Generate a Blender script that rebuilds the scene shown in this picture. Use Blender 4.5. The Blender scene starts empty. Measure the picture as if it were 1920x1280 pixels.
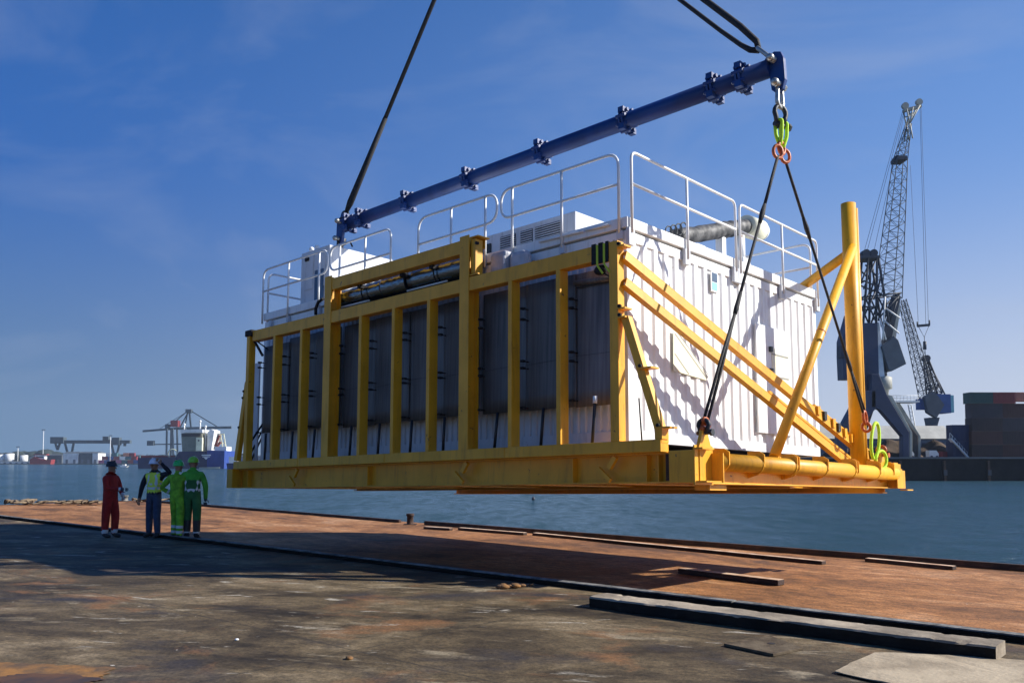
import bpy, bmesh, math, random
from mathutils import Vector, Matrix, Euler, noise
random.seed(7)
R = math.radians
scene = bpy.context.scene
col = scene.collection

# ---------------------------------------------------------------- camera
CAMZ = 1.68
F = 1635.5; CX = 960.0; CY = 764.0; HOR = 862.0
PITCH = math.atan((HOR-CY)/F)
cam_d = bpy.data.cameras.new('camera'); cam = bpy.data.objects.new('camera', cam_d); col.objects.link(cam)
cam.location = (0, 0, CAMZ); cam.rotation_euler = (R(90)+PITCH, 0, 0)
cam_d.sensor_width = 36; cam_d.lens = F/1920*36; cam_d.shift_y = (CY-640)/1920
cam_d.clip_start = 0.1; cam_d.clip_end = 9000
scene.camera = cam
# ---------------------------------------------------------------- sky, sun, exposure
SUN_EL = 32.0; SUN_DIR = Vector((math.cos(R(SUN_EL))*1.0, -0.03*math.cos(R(SUN_EL)), math.sin(R(SUN_EL)))).normalized()
w = bpy.data.worlds.new('World'); scene.world = w; w.use_nodes = True
nt = w.node_tree; bg = nt.nodes['Background']
sky = nt.nodes.new('ShaderNodeTexSky'); sky.sky_type = 'NISHITA'; sky.sun_disc = False
sky.sun_elevation = R(SUN_EL); sky.sun_rotation = R(92); sky.air_density = 1.0; sky.dust_density = 0.25; sky.ozone_density = 6.0
hs = nt.nodes.new('ShaderNodeHueSaturation'); hs.inputs['Saturation'].default_value = 1.35; hs.inputs['Value'].default_value = 1.0
tc = nt.nodes.new('ShaderNodeTexCoord')
mp = nt.nodes.new('ShaderNodeMapping'); mp.inputs['Scale'].default_value = (1.6, 1.6, 4.2); mp.inputs['Rotation'].default_value = (0.2, 0.35, 0.3)
nz = nt.nodes.new('ShaderNodeTexNoise'); nz.inputs['Scale'].default_value = 1.7; nz.inputs['Detail'].default_value = 7; nz.inputs['Roughness'].default_value = 0.55; nz.inputs['Distortion'].default_value = 0.7
cr = nt.nodes.new('ShaderNodeValToRGB'); cr.color_ramp.elements[0].position = 0.50; cr.color_ramp.elements[1].position = 0.82
cr.color_ramp.elements[1].color = (0.30, 0.30, 0.30, 1); cr.color_ramp.elements[0].color = (0, 0, 0, 1)
mx = nt.nodes.new('ShaderNodeMixRGB'); mx.inputs[2].default_value = (5.0, 5.6, 7.0, 1)
nt.links.new(tc.outputs['Generated'], mp.inputs[0]); nt.links.new(mp.outputs[0], nz.inputs['Vector']); nt.links.new(nz.outputs['Fac'], cr.inputs[0])
nt.links.new(sky.outputs[0], hs.inputs['Color']); tn = nt.nodes.new('ShaderNodeMixRGB'); tn.blend_type = 'MULTIPLY'; tn.inputs[0].default_value = 1; tn.inputs[2].default_value = (1.05, 1.0, 1.25, 1); nt.links.new(hs.outputs[0], tn.inputs[1]); nt.links.new(cr.outputs[0], mx.inputs[0])
sx = nt.nodes.new('ShaderNodeSeparateXYZ'); nt.links.new(tc.outputs['Generated'], sx.inputs[0])
hr = nt.nodes.new('ShaderNodeMapRange'); hr.interpolation_type = 'SMOOTHSTEP'; hr.inputs['From Min'].default_value = -0.02; hr.inputs['From Max'].default_value = 0.90; hr.inputs['To Min'].default_value = 1.0; hr.inputs['To Max'].default_value = 0.0
nt.links.new(sx.outputs['Z'], hr.inputs['Value'])
sr = nt.nodes.new('ShaderNodeMapRange'); sr.interpolation_type = 'SMOOTHSTEP'; sr.inputs['From Min'].default_value = -0.60; sr.inputs['From Max'].default_value = 0.62; nt.links.new(sx.outputs['X'], sr.inputs['Value'])
def mixc(f, a, b):
    x = nt.nodes.new('ShaderNodeMixRGB'); nt.links.new(f, x.inputs[0])
    for k, v in ((1, a), (2, b)):
        if isinstance(v, tuple): x.inputs[k].default_value = (*v, 1)
        else: nt.links.new(v, x.inputs[k])
    return x.outputs[0]
low = mixc(sr.outputs[0], (1.35, 2.45, 4.1), (6.6, 7.2, 8.4)); mid_ = mixc(sr.outputs[0], (0.50, 1.48, 4.7), (2.5, 4.3, 8.2))
h2 = nt.nodes.new('ShaderNodeMapRange'); h2.interpolation_type = 'SMOOTHSTEP'; h2.inputs['From Min'].default_value = -0.02; h2.inputs['From Max'].default_value = 0.34; nt.links.new(sx.outputs['Z'], h2.inputs['Value'])
band_ = mixc(h2.outputs[0], low, mid_)
fy = nt.nodes.new('ShaderNodeMapRange'); fy.interpolation_type = 'SMOOTHSTEP'; fy.inputs['From Min'].default_value = -0.3; fy.inputs['From Max'].default_value = 0.6; fy.inputs['To Min'].default_value = 0.35; nt.links.new(sx.outputs['Y'], fy.inputs['Value'])
ff = nt.nodes.new('ShaderNodeMath'); ff.operation = 'MULTIPLY'; nt.links.new(hr.outputs[0], ff.inputs[0]); nt.links.new(fy.outputs[0], ff.inputs[1])
hm = nt.nodes.new('ShaderNodeMixRGB'); nt.links.new(ff.outputs[0], hm.inputs[0]); nt.links.new(tn.outputs[0], hm.inputs[1]); nt.links.new(band_, hm.inputs[2])
nt.links.new(hm.outputs[0], mx.inputs[1]); nt.links.new(mx.outputs[0], bg.inputs[0]); bg.inputs[1].default_value = 0.066
sd = bpy.data.lights.new('sun', 'SUN'); sd.energy = 5.0; sd.angle = R(0.55); sd.color = (1.0, 0.96, 0.88)
so = bpy.data.objects.new('sun', sd); col.objects.link(so); so.rotation_euler = (-SUN_DIR).to_track_quat('-Z', 'Y').to_euler(); so.location = (40, 0, 40)
scene.view_settings.view_transform = 'Standard'; scene.view_settings.look = 'None'; scene.view_settings.exposure = 0.52; scene.view_settings.gamma = 1

# ---------------------------------------------------------------- calibration of the place (surveyed from the photograph)
RL = Matrix.Rotation(-0.759, 3, 'Z') @ Matrix.Rotation(-0.028, 3, 'Y') @ Matrix.Rotation(-0.032, 3, 'X')
TL = Vector((1.539, 12.514, 0.269+CAMZ))
LM = Matrix.Translation(TL) @ RL.to_4x4()            # frame of the hanging load: x along its long face, y into depth, z up
CAMP = Vector((0, 0, CAMZ)); cP, sP = math.cos(PITCH), math.sin(PITCH)
def ray(u, v):
    x = (u-CX)/F; z = -(v-CY)/F
    return Vector((x, cP-sP*z, sP+cP*z))
def lp(u, v, ax, val):
    o = RL.transposed() @ (CAMP-TL); q = RL.transposed() @ ray(u, v); t = (val-o[ax])/q[ax]
    return o+q*t
def at(u, v, depth):
    r = ray(u, v); return CAMP + r*(depth/r.y)
def gp(u, v, z=0.0):
    r = ray(u, v); return CAMP + r*((z-CAMZ)/r.z)

# ---------------------------------------------------------------- materials
def wear(m, chip=(0.10, 0.045, 0.02), lo=0.66, sc=9.0, grime=(0.16, 0.09, 0.03), gf=0.5):
    n = m.node_tree; b = n.nodes['Principled BSDF']; src = b.inputs['Base Color'].links[0].from_socket
    t = n.nodes.new('ShaderNodeTexCoord')
    def nz_(sc_, st, det, off):
        mp_ = n.nodes.new('ShaderNodeMapping'); mp_.inputs['Scale'].default_value = st; mp_.inputs['Location'].default_value = (off, off, off); no = n.nodes.new('ShaderNodeTexNoise'); no.inputs['Scale'].default_value = sc_; no.inputs['Detail'].default_value = det; no.inputs['Roughness'].default_value = 0.65
        n.links.new(t.outputs['Object'], mp_.inputs[0]); n.links.new(mp_.outputs[0], no.inputs['Vector']); return no.outputs['Fac']
    def layer(src, fac, lo_, hi_, k, c):
        r = n.nodes.new('ShaderNodeMapRange'); r.inputs['From Min'].default_value = lo_; r.inputs['From Max'].default_value = hi_; r.inputs['To Max'].default_value = k; n.links.new(fac, r.inputs['Value'])
        x = n.nodes.new('ShaderNodeMixRGB'); n.links.new(r.outputs[0], x.inputs[0]); n.links.new(src, x.inputs[1]); x.inputs[2].default_value = (*c, 1); return x.outputs[0]
    o = layer(src, nz_(3.0, (3, 3, .35), 5, 2), 0.52, 0.72, gf, grime)
    o = layer(o, nz_(sc, (1, 1, 1), 5, 9), lo, lo+.03, 0.9, chip)
    n.links.new(o, b.inputs['Base Color'])
def mat(name, color, rough=0.5, metal=0.0, var=0.0, vscale=3.0, bump=0.0, bscale=20.0, color2=None, dirt=None, spec=0.5, stretch=(1, 1, 1), ramp=(0.4, 0.65)):
    m = bpy.data.materials.new(name); m.use_nodes = True; n = m.node_tree; b = n.nodes['Principled BSDF']
    b.inputs['Base Color'].default_value = (*color, 1); b.inputs['Roughness'].default_value = rough; b.inputs['Metallic'].default_value = metal
    b.inputs['Specular IOR Level'].default_value = spec
    t = n.nodes.new('ShaderNodeTexCoord'); mpn = n.nodes.new('ShaderNodeMapping'); mpn.inputs['Scale'].default_value = stretch
    n.links.new(t.outputs['Object'], mpn.inputs[0])
    if var > 0 or color2:
        no = n.nodes.new('ShaderNodeTexNoise'); no.inputs['Scale'].default_value = vscale; no.inputs['Detail'].default_value = 8; no.inputs['Roughness'].default_value = 0.6
        n.links.new(mpn.outputs[0], no.inputs['Vector'])
        r = n.nodes.new('ShaderNodeValToRGB'); e = r.color_ramp.elements; e[0].position, e[1].position = ramp
        c2 = color2 or tuple(c*(1-var) for c in color)
        e[0].color = (*c2, 1); e[1].color = (*color, 1)
        n.links.new(no.outputs['Fac'], r.inputs[0]); n.links.new(r.outputs[0], b.inputs['Base Color'])
        rr = n.nodes.new('ShaderNodeMapRange'); rr.inputs['To Min'].default_value = min(1, rough+0.15); rr.inputs['To Max'].default_value = max(0.05, rough-0.1)
        n.links.new(no.outputs['Fac'], rr.inputs[0]); n.links.new(rr.outputs[0], b.inputs['Roughness'])
    if bump > 0:
        nb = n.nodes.new('ShaderNodeTexNoise'); nb.inputs['Scale'].default_value = bscale; nb.inputs['Detail'].default_value = 5
        n.links.new(mpn.outputs[0], nb.inputs['Vector'])
        bp = n.nodes.new('ShaderNodeBump'); bp.inputs['Strength'].default_value = bump; bp.inputs['Distance'].default_value = 0.02
        n.links.new(nb.outputs['Fac'], bp.inputs['Height']); n.links.new(bp.outputs[0], b.inputs['Normal'])
    return m
M = {}
M['yellow'] = mat('yellow_paint', (0.88, 0.42, 0.012), 0.46, var=0.16, vscale=1.6, bump=0.08, bscale=30)
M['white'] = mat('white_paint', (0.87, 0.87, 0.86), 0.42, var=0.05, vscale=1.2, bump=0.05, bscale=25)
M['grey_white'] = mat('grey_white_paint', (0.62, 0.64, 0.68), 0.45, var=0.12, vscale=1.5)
wear(M['yellow'], (0.16, 0.06, 0.02), 0.665, 8.0, (0.42, 0.17, 0.01), .55); wear(M['white'], (0.35, 0.20, 0.10), 0.70, 6.0, (0.52, 0.49, 0.44), .5); wear(M['grey_white'], (0.30, 0.20, 0.12), 0.69, 6.0, (0.38, 0.37, 0.36), .6)
M['rail'] = mat('galvanised_white', (0.86, 0.86, 0.85), 0.35, var=0.1, vscale=5)
M['blue'] = mat('deep_blue_paint', (0.006, 0.042, 0.20), 0.40, var=0.3, vscale=2.0, bump=0.1)
M['steel'] = mat('zinc_steel', (0.55, 0.54, 0.50), 0.35, metal=0.8, var=0.3, vscale=12)
M['dark_steel'] = mat('dark_steel', (0.05, 0.055, 0.06), 0.5, metal=0.4, var=0.4, vscale=9)
M['black'] = mat('black_fabric', (0.012, 0.012, 0.016), 0.85, var=0.4, vscale=20)
M['rope'] = mat('black_wire_rope', (0.018, 0.017, 0.019), 0.7, var=0.5, vscale=30, bump=0.6, bscale=60)
M['neon'] = mat('neon_sling', (0.55, 0.85, 0.02), 0.7, var=0.15, vscale=20)
M['strap'] = mat('lime_strap', (0.50, 0.60, 0.04), 0.8)
M['orange'] = mat('orange_fitting', (0.62, 0.13, 0.02), 0.45, var=0.4, vscale=14)
M['rod'] = mat('black_rod', (0.012, 0.012, 0.016), 0.5)
M['label'] = mat('label_dark', (0.03, 0.08, 0.16), 0.5)
M['label_blue'] = mat('label_blue', (0.25, 0.60, 0.78), 0.5)
M['cream'] = mat('cream_panel', (0.78, 0.76, 0.58), 0.6)
M['line_grey'] = mat('grey_line', (0.30, 0.30, 0.28), 0.6)
M['foil'] = mat('polished_duct', (0.20, 0.25, 0.30), 0.14, metal=0.95, bump=0.5, bscale=3, var=0.15, stretch=(3, 3, 9))
M['plastic'] = mat('grey_plastic_wrap', (0.50, 0.50, 0.55), 0.35, var=0.25, vscale=5, bump=1.0, bscale=6)
M['heat_wrap'] = mat('quilted_wrap', (0.16, 0.155, 0.15), 0.6, metal=0.1, color2=(0.025, 0.025, 0.028), vscale=5, bump=0.8, bscale=9)

def screen_mat(name, base, b2):
    m = bpy.data.materials.new(name); m.use_nodes = True; n = m.node_tree; b = n.nodes['Principled BSDF']
    t = n.nodes.new('ShaderNodeTexCoord'); mpn = n.nodes.new('ShaderNodeMapping'); mpn.inputs['Scale'].default_value = (22, 22, 0.5)
    no = n.nodes.new('ShaderNodeTexNoise'); no.inputs['Scale'].default_value = 1.0; no.inputs['Detail'].default_value = 4
    n.links.new(t.outputs['Object'], mpn.inputs[0]); n.links.new(mpn.outputs[0], no.inputs['Vector'])
    n2 = n.nodes.new('ShaderNodeTexNoise'); n2.inputs['Scale'].default_value = 0.8; n2.inputs['Detail'].default_value = 3
    n.links.new(t.outputs['Object'], n2.inputs['Vector'])
    ad = n.nodes.new('ShaderNodeMath'); ad.operation = 'ADD'; n.links.new(no.outputs['Fac'], ad.inputs[0]); n.links.new(n2.outputs['Fac'], ad.inputs[1])
    mr = n.nodes.new('ShaderNodeMapRange'); mr.inputs['From Min'].default_value = 0.7; mr.inputs['From Max'].default_value = 1.3; n.links.new(ad.outputs[0], mr.inputs[0])
    mixc = n.nodes.new('ShaderNodeMixRGB'); mixc.inputs[1].default_value = (*b2, 1); mixc.inputs[2].default_value = (*base, 1)
    n.links.new(mr.outputs[0], mixc.inputs[0]); n.links.new(mixc.outputs[0], b.inputs['Base Color'])
    b.inputs['Roughness'].default_value = 0.5; b.inputs['Metallic'].default_value = 0.3
    bp = n.nodes.new('ShaderNodeBump'); bp.inputs['Strength'].default_value = 0.5; bp.inputs['Distance'].default_value = 0.01
    n.links.new(no.outputs['Fac'], bp.inputs['Height']); n.links.new(bp.outputs[0], b.inputs['Normal'])
    return m
M['screen'] = screen_mat('grey_mesh_screen', (0.165, 0.160, 0.158), (0.065, 0.064, 0.066))
M['screen_warm'] = screen_mat('grey_translucent_screen', (0.24, 0.225, 0.225), (0.10, 0.095, 0.10))

# ---------------------------------------------------------------- mesh collector
class MB:
    def __init__(s, mtx=None): s.bm = bmesh.new(); s.m = mtx
    def _v(s, p): return s.bm.verts.new(s.m @ Vector(p) if s.m is not None else Vector(p))
    def face(s, pts, mi=0):
        f = s.bm.faces.new([s._v(p) for p in pts]); f.material_index = mi; return f
    def hexa(s, P, mi=0):
        v = [s._v(p) for p in P]
        for f in ((0, 3, 2, 1), (4, 5, 6, 7), (0, 1, 5, 4), (1, 2, 6, 5), (2, 3, 7, 6), (3, 0, 4, 7)):
            s.bm.faces.new([v[i] for i in f]).material_index = mi
        return s
    def box(s, a, b, mi=0):
        x0, x1 = sorted((a[0], b[0])); y0, y1 = sorted((a[1], b[1])); z0, z1 = sorted((a[2], b[2]))
        return s.hexa([(x0, y0, z0), (x1, y0, z0), (x1, y1, z0), (x0, y1, z0), (x0, y0, z1), (x1, y0, z1), (x1, y1, z1), (x0, y1, z1)], mi)
    def bar(s, p, q, wd, h, up=(0, 0, 1), mi=0, off=(0, 0)):
        p = Vector(p); q = Vector(q); d = (q-p).normalized(); u = Vector(up)
        sd_ = d.cross(u)
        if sd_.length < 1e-4: sd_ = d.cross(Vector((1, 0, 0)))
        sd_.normalize(); u = sd_.cross(d).normalized()
        p = p+sd_*off[0]+u*off[1]; q = q+sd_*off[0]+u*off[1]; a = sd_*wd/2; b = u*h/2
        return s.hexa([p-a-b, p+a-b, q+a-b, q-a-b, p-a+b, p+a+b, q+a+b, q-a+b], mi)
    def ibeam(s, p, q, wd, h, t=0.02, up=(0, 0, 1), mi=0):
        s.bar(p, q, t, h-2*t, up, mi); s.bar(p, q, wd, t, up, mi, (0, h/2-t/2)); s.bar(p, q, wd, t, up, mi, (0, -h/2+t/2)); return s
    def tube(s, pts, r, seg=8, closed=False, caps=True, mi=0, smooth=True):
        pts = [Vector(p) for p in pts]; n = len(pts); rs = r if isinstance(r, (list, tuple)) else [r]*n
        rings = []; prev = None
        for i, p in enumerate(pts):
            if closed: d = (pts[(i+1) % n]-pts[i-1])
            else: d = (pts[min(i+1, n-1)]-pts[max(i-1, 0)])
            d.normalize()
            if prev is None:
                u = Vector((0, 0, 1)) if abs(d.z) < .9 else Vector((1, 0, 0))
                a = d.cross(u).normalized()
            else:
                a = (prev-d*prev.dot(d)).normalized()
            prev = a; b = d.cross(a)
            rings.append([s._v(p+(a*math.cos(2*math.pi*k/seg)+b*math.sin(2*math.pi*k/seg))*rs[i]) for k in range(seg)])
        m = n if closed else n-1
        for i in range(m):
            A, B = rings[i], rings[(i+1) % n]
            for k in range(seg):
                f = s.bm.faces.new((A[k], A[(k+1) % seg], B[(k+1) % seg], B[k])); f.smooth = smooth; f.material_index = mi
        if caps and not closed:
            s.bm.faces.new(rings[0][::-1]).material_index = mi; s.bm.faces.new(rings[-1]).material_index = mi
        return s
    def prism(s, poly, vec, mi=0):
        vec = Vector(vec); n = len(poly)
        A = [s._v(p) for p in poly]; B = [s._v(Vector(p)+vec) for p in poly]
        s.bm.faces.new(A).material_index = mi; s.bm.faces.new(B[::-1]).material_index = mi
        for i in range(n):
            s.bm.faces.new((A[i], B[i], B[(i+1) % n], A[(i+1) % n])).material_index = mi
        return s
    def ball(s, c, r, seg=10, scale=(1, 1, 1), mi=0):
        ret = bmesh.ops.create_uvsphere(s.bm, u_segments=seg, v_segments=max(5, seg-3), radius=1)
        for v in ret['verts']:
            p = Vector((v.co.x*r*scale[0], v.co.y*r*scale[1], v.co.z*r*scale[2]))+Vector(c)
            v.co = s.m @ p if s.m is not None else p
        for v in ret['verts']:
            for f in v.link_faces: f.smooth = True; f.material_index = mi
        return s
    def build(s, name, m, parent=None, bevel=0.0, world=False):
        bm = s.bm
        bmesh.ops.recalc_face_normals(bm, faces=bm.faces)
        me = bpy.data.meshes.new(name)
        if parent is not None and not world:
            off = world_loc(parent)
        else:
            off = Vector((0, 0, 0))
            if parent is None:
                c = [v.co for v in bm.verts]; off = Vector((sum(p.x for p in c)/len(c), sum(p.y for p in c)/len(c), min(p.z for p in c)))
        for v in bm.verts: v.co -= off
        bm.to_mesh(me); bm.free()
        for mm in (m if isinstance(m, (list, tuple)) else [m]): me.materials.append(M[mm] if isinstance(mm, str) else mm)
        o = bpy.data.objects.new(name, me); col.objects.link(o)
        if parent is None: o.location = off
        else: o.parent = parent
        if bevel:
            bv = o.modifiers.new('bevel', 'BEVEL'); bv.width = bevel; bv.segments = 2; bv.limit_method = 'ANGLE'; bv.angle_limit = R(40)
        return o
def world_loc(o):
    p = Vector(o.location); q = o.parent
    while q is not None: p += Vector(q.location); q = q.parent
    return p
def tag(o, label=None, cat=None, group=None, kind=None):
    if label: o['label'] = label
    if cat: o['category'] = cat
    if group: o['group'] = group
    if kind: o['kind'] = kind
    return o
def thing(name, label, cat, loc, group=None):
    o = bpy.data.objects.new(name, None); o.empty_display_size = 0.3; col.objects.link(o); o.location = Vector(loc)
    return tag(o, label, cat, group)
def copy_thing(root, delta, label=None):
    r = root.copy(); col.objects.link(r); r.location = Vector(root.location)+Vector(delta)
    if label: r['label'] = label
    for ch in list(root.children):
        c = ch.copy(); col.objects.link(c); c.parent = r
        for g in list(ch.children):
            d = g.copy(); col.objects.link(d); d.parent = c
    return r
def arc(c, r, a0, a1, ux, uy, n=6):
    c = Vector(c); ux = Vector(ux); uy = Vector(uy)
    return [c+ux*r*math.cos(a0+(a1-a0)*i/n)+uy*r*math.sin(a0+(a1-a0)*i/n) for i in range(n+1)]
def L(p): return LM @ Vector(p)
def ring_pts(c, r, n1, n2, n=16, s1=1.0, s2=1.0):
    n1 = Vector(n1); n2 = Vector(n2); c = Vector(c)
    return [c+n1*r*s1*math.cos(2*math.pi*i/n)+n2*r*s2*math.sin(2*math.pi*i/n) for i in range(n)]

# ---------------------------------------------------------------- water and decks
WZ = -2.10; FZ = -0.42
def water_material():
    m = bpy.data.materials.new('harbour_water'); m.use_nodes = True; n = m.node_tree; b = n.nodes['Principled BSDF']
    b.inputs['Base Color'].default_value = (0.010, 0.10, 0.16, 1); b.inputs['Roughness'].default_value = 0.12; b.inputs['IOR'].default_value = 1.33
    b.inputs['Base Color'].default_value = (0.026, 0.062, 0.085, 1); b.inputs['Specular IOR Level'].default_value = 0.0; b.inputs['Roughness'].default_value = .8
    gl = n.nodes.new('ShaderNodeBsdfGlossy'); gl.inputs['Roughness'].default_value = .10; gl.inputs['Color'].default_value = (.85, .95, 1, 1)
    g = n.nodes.new('ShaderNodeNewGeometry')
    hs_ = []
    for sc, d, st in (((0.9, 1.9, 1), 5, 1.0), ((0.16, 0.42, 1), 4, 2.6), ((3.0, 6.0, 1), 3, 0.25)):
        mm = n.nodes.new('ShaderNodeMapping'); mm.inputs['Scale'].default_value = sc; mm.inputs['Rotation'].default_value = (0, 0, 0.25)
        no = n.nodes.new('ShaderNodeTexNoise'); no.inputs['Scale'].default_value = 1; no.inputs['Detail'].default_value = d; no.inputs['Roughness'].default_value = 0.6
        n.links.new(g.outputs['Position'], mm.inputs[0]); n.links.new(mm.outputs[0], no.inputs['Vector'])
        mu = n.nodes.new('ShaderNodeMath'); mu.operation = 'MULTIPLY'; mu.inputs[1].default_value = st; n.links.new(no.outputs['Fac'], mu.inputs[0]); hs_.append(mu)
    a = n.nodes.new('ShaderNodeMath'); n.links.new(hs_[0].outputs[0], a.inputs[0]); n.links.new(hs_[1].outputs[0], a.inputs[1])
    a2 = n.nodes.new('ShaderNodeMath'); n.links.new(a.outputs[0], a2.inputs[0]); n.links.new(hs_[2].outputs[0], a2.inputs[1])
    bp = n.nodes.new('ShaderNodeBump'); bp.inputs['Strength'].default_value = 1.0; bp.inputs['Distance'].default_value = 0.42
    n.links.new(a2.outputs[0], bp.inputs['Height']); n.links.new(bp.outputs[0], gl.inputs['Normal'])
    fz = n.nodes.new('ShaderNodeFresnel'); fz.inputs['IOR'].default_value = 1.33; n.links.new(bp.outputs[0], fz.inputs['Normal'])
    fm = n.nodes.new('ShaderNodeMath'); fm.operation = 'MULTIPLY'; n.links.new(fz.outputs[0], fm.inputs[0]); pr_ = None
    for k_, (sc_, st_, w_) in enumerate(((0.9, (1, .30, 1), .55), (0.16, (1, .35, 1), .30), (0.03, (1, .5, 1), .25))):
        m5 = n.nodes.new('ShaderNodeMapping'); m5.inputs['Scale'].default_value = st_; m5.inputs['Rotation'].default_value = (0, 0, .12*k_); n5 = n.nodes.new('ShaderNodeTexNoise'); n5.inputs['Scale'].default_value = sc_; n5.inputs['Detail'].default_value = 6; n5.inputs['Roughness'].default_value = .65
        n.links.new(g.outputs['Position'], m5.inputs[0]); n.links.new(m5.outputs[0], n5.inputs['Vector']); q5 = n.nodes.new('ShaderNodeMath'); q5.operation = 'MULTIPLY'; q5.inputs[1].default_value = w_; n.links.new(n5.outputs['Fac'], q5.inputs[0])
        if pr_ is None: pr_ = q5
        else: ad_ = n.nodes.new('ShaderNodeMath'); n.links.new(pr_.outputs[0], ad_.inputs[0]); n.links.new(q5.outputs[0], ad_.inputs[1]); pr_ = ad_
    mr_ = n.nodes.new('ShaderNodeMapRange'); mr_.inputs['From Min'].default_value = .42; mr_.inputs['From Max'].default_value = .68; mr_.inputs['To Min'].default_value = .38; mr_.inputs['To Max'].default_value = 2.1; n.links.new(pr_.outputs[0], mr_.inputs['Value']); n.links.new(mr_.outputs[0], fm.inputs[1])
    ms = n.nodes.new('ShaderNodeMixShader'); n.links.new(fm.outputs[0], ms.inputs[0]); n.links.new(b.outputs[0], ms.inputs[1]); n.links.new(gl.outputs[0], ms.inputs[2]); n.links.new(ms.outputs[0], n.nodes['Material Output'].inputs['Surface'])
    return m
mb = MB(); mb.face([(-4000, -200, WZ), (4000, -200, WZ), (4000, 5000, WZ), (-4000, 5000, WZ)])
tag(mb.build('water', water_material()), kind='structure')

def deck_material(name, cols, streak, seed, rough=0.75, patch=None, seams=None, ang=0.0):
    m = bpy.data.materials.new(name); m.use_nodes = True; n = m.node_tree; b = n.nodes['Principled BSDF']
    g = n.nodes.new('ShaderNodeNewGeometry')
    rot = n.nodes.new('ShaderNodeMapping'); rot.inputs['Location'].default_value = (seed, seed*1.7, 0); rot.inputs['Rotation'].default_value = (0, 0, ang)
    n.links.new(g.outputs['Position'], rot.inputs[0])
    def noi(sc, det, ro=0.6, dist=0.0, st=(1, 1, 1), off=0.0):
        mm = n.nodes.new('ShaderNodeMapping'); mm.inputs['Scale'].default_value = st; mm.inputs['Location'].default_value = (off, off*.6, off)
        n.links.new(rot.outputs[0], mm.inputs[0])
        no = n.nodes.new('ShaderNodeTexNoise'); no.inputs['Scale'].default_value = sc; no.inputs['Detail'].default_value = det; no.inputs['Roughness'].default_value = ro; no.inputs['Distortion'].default_value = dist
        n.links.new(mm.outputs[0], no.inputs['Vector']); return no.outputs['Fac']
    def ramp(src, els):
        r = n.nodes.new('ShaderNodeValToRGB'); e = r.color_ramp.elements
        while len(e) < len(els): e.new(0.5)
        for i, (p, c) in enumerate(els): e[i].position = p; e[i].color = (*c, 1) if len(c) == 3 else c
        n.links.new(src, r.inputs[0]); return r.outputs[0]
    def mix(f, a_, b_, mode='MIX'):
        x = n.nodes.new('ShaderNodeMixRGB'); x.blend_type = mode
        if isinstance(f, float): x.inputs[0].default_value = f
        else: n.links.new(f, x.inputs[0])
        for k, s_ in ((1, a_), (2, b_)):
            if isinstance(s_, tuple): x.inputs[k].default_value = (*s_, 1)
            else: n.links.new(s_, x.inputs[k])
        return x.outputs[0]
    base = ramp(noi(0.55, 10, 0.66, 0.4, streak), [(0.36, cols[0]), (0.46, cols[1]), (0.55, cols[2]), (0.66, cols[3])])
    fine = ramp(noi(5.5, 8, 0.7, 0.3, streak, 3), [(0.38, (0.55, 0.55, 0.55)), (0.60, (1.2, 1.2, 1.2))])
    c = mix(0.85, base, fine, 'MULTIPLY')
    for (sc, lo, hi, pc, off, st) in (patch or []):
        c = mix(ramp(noi(sc, 6, 0.62, 0.5, st, off), [(lo, (0, 0, 0)), (hi, (1, 1, 1))]), c, pc)
    gr = ramp(noi(28, 4, 0.8, 0, (1, 1, 1), 40), [(0.36, (0.45, 0.45, 0.45)), (0.50, (1, 1, 1)), (0.64, (1.5, 1.45, 1.4))]); c = mix(0.8, c, gr, 'MULTIPLY')
    c = mix(ramp(noi(9, 3, 0.6, 0, (1, 1, 1), 60), [(0.725, (0, 0, 0)), (0.735, (1, 1, 1))]), c, (0.02, 0.016, 0.012))
    c = mix(ramp(noi(7, 3, 0.6, 0, (1, 1.4, 1), 80), [(0.735, (0, 0, 0)), (0.745, (1, 1, 1))]), c, (0.55, 0.50, 0.42))
    if seams:
        for (a_, sp, wd) in seams:
            mm = n.nodes.new('ShaderNodeMapping'); mm.inputs['Rotation'].default_value = (0, 0, a_); n.links.new(g.outputs['Position'], mm.inputs[0])
            sx = n.nodes.new('ShaderNodeSeparateXYZ'); n.links.new(mm.outputs[0], sx.inputs[0])
            mo = n.nodes.new('ShaderNodeMath'); mo.operation = 'PINGPONG'; mo.inputs[1].default_value = sp; n.links.new(sx.outputs['X'], mo.inputs[0])
            lt = n.nodes.new('ShaderNodeMath'); lt.operation = 'LESS_THAN'; lt.inputs[1].default_value = wd; n.links.new(mo.outputs[0], lt.inputs[0])
            ml = n.nodes.new('ShaderNodeMath'); ml.operation = 'MULTIPLY'; n.links.new(lt.outputs[0], ml.inputs[0]); n.links.new(noi(1.2, 4, off=9), ml.inputs[1])
            c = mix(ml.outputs[0], c, (0.03, 0.026, 0.02))
    n.links.new(c, b.inputs['Base Color'])
    rr = n.nodes.new('ShaderNodeMapRange'); rr.inputs['To Min'].default_value = rough-0.25; rr.inputs['To Max'].default_value = min(1, rough+0.2)
    n.links.new(noi(1.3, 6, off=5), rr.inputs[0]); n.links.new(rr.outputs[0], b.inputs['Roughness'])
    b.inputs['Specular IOR Level'].default_value = 0.3
    bp = n.nodes.new('ShaderNodeBump'); bp.inputs['Strength'].default_value = 0.5; bp.inputs['Distance'].default_value = 0.03
    n.links.new(noi(3.0, 10, 0.7), bp.inputs['Height']); n.links.new(bp.outputs[0], b.inputs['Normal'])
    return m
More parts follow.
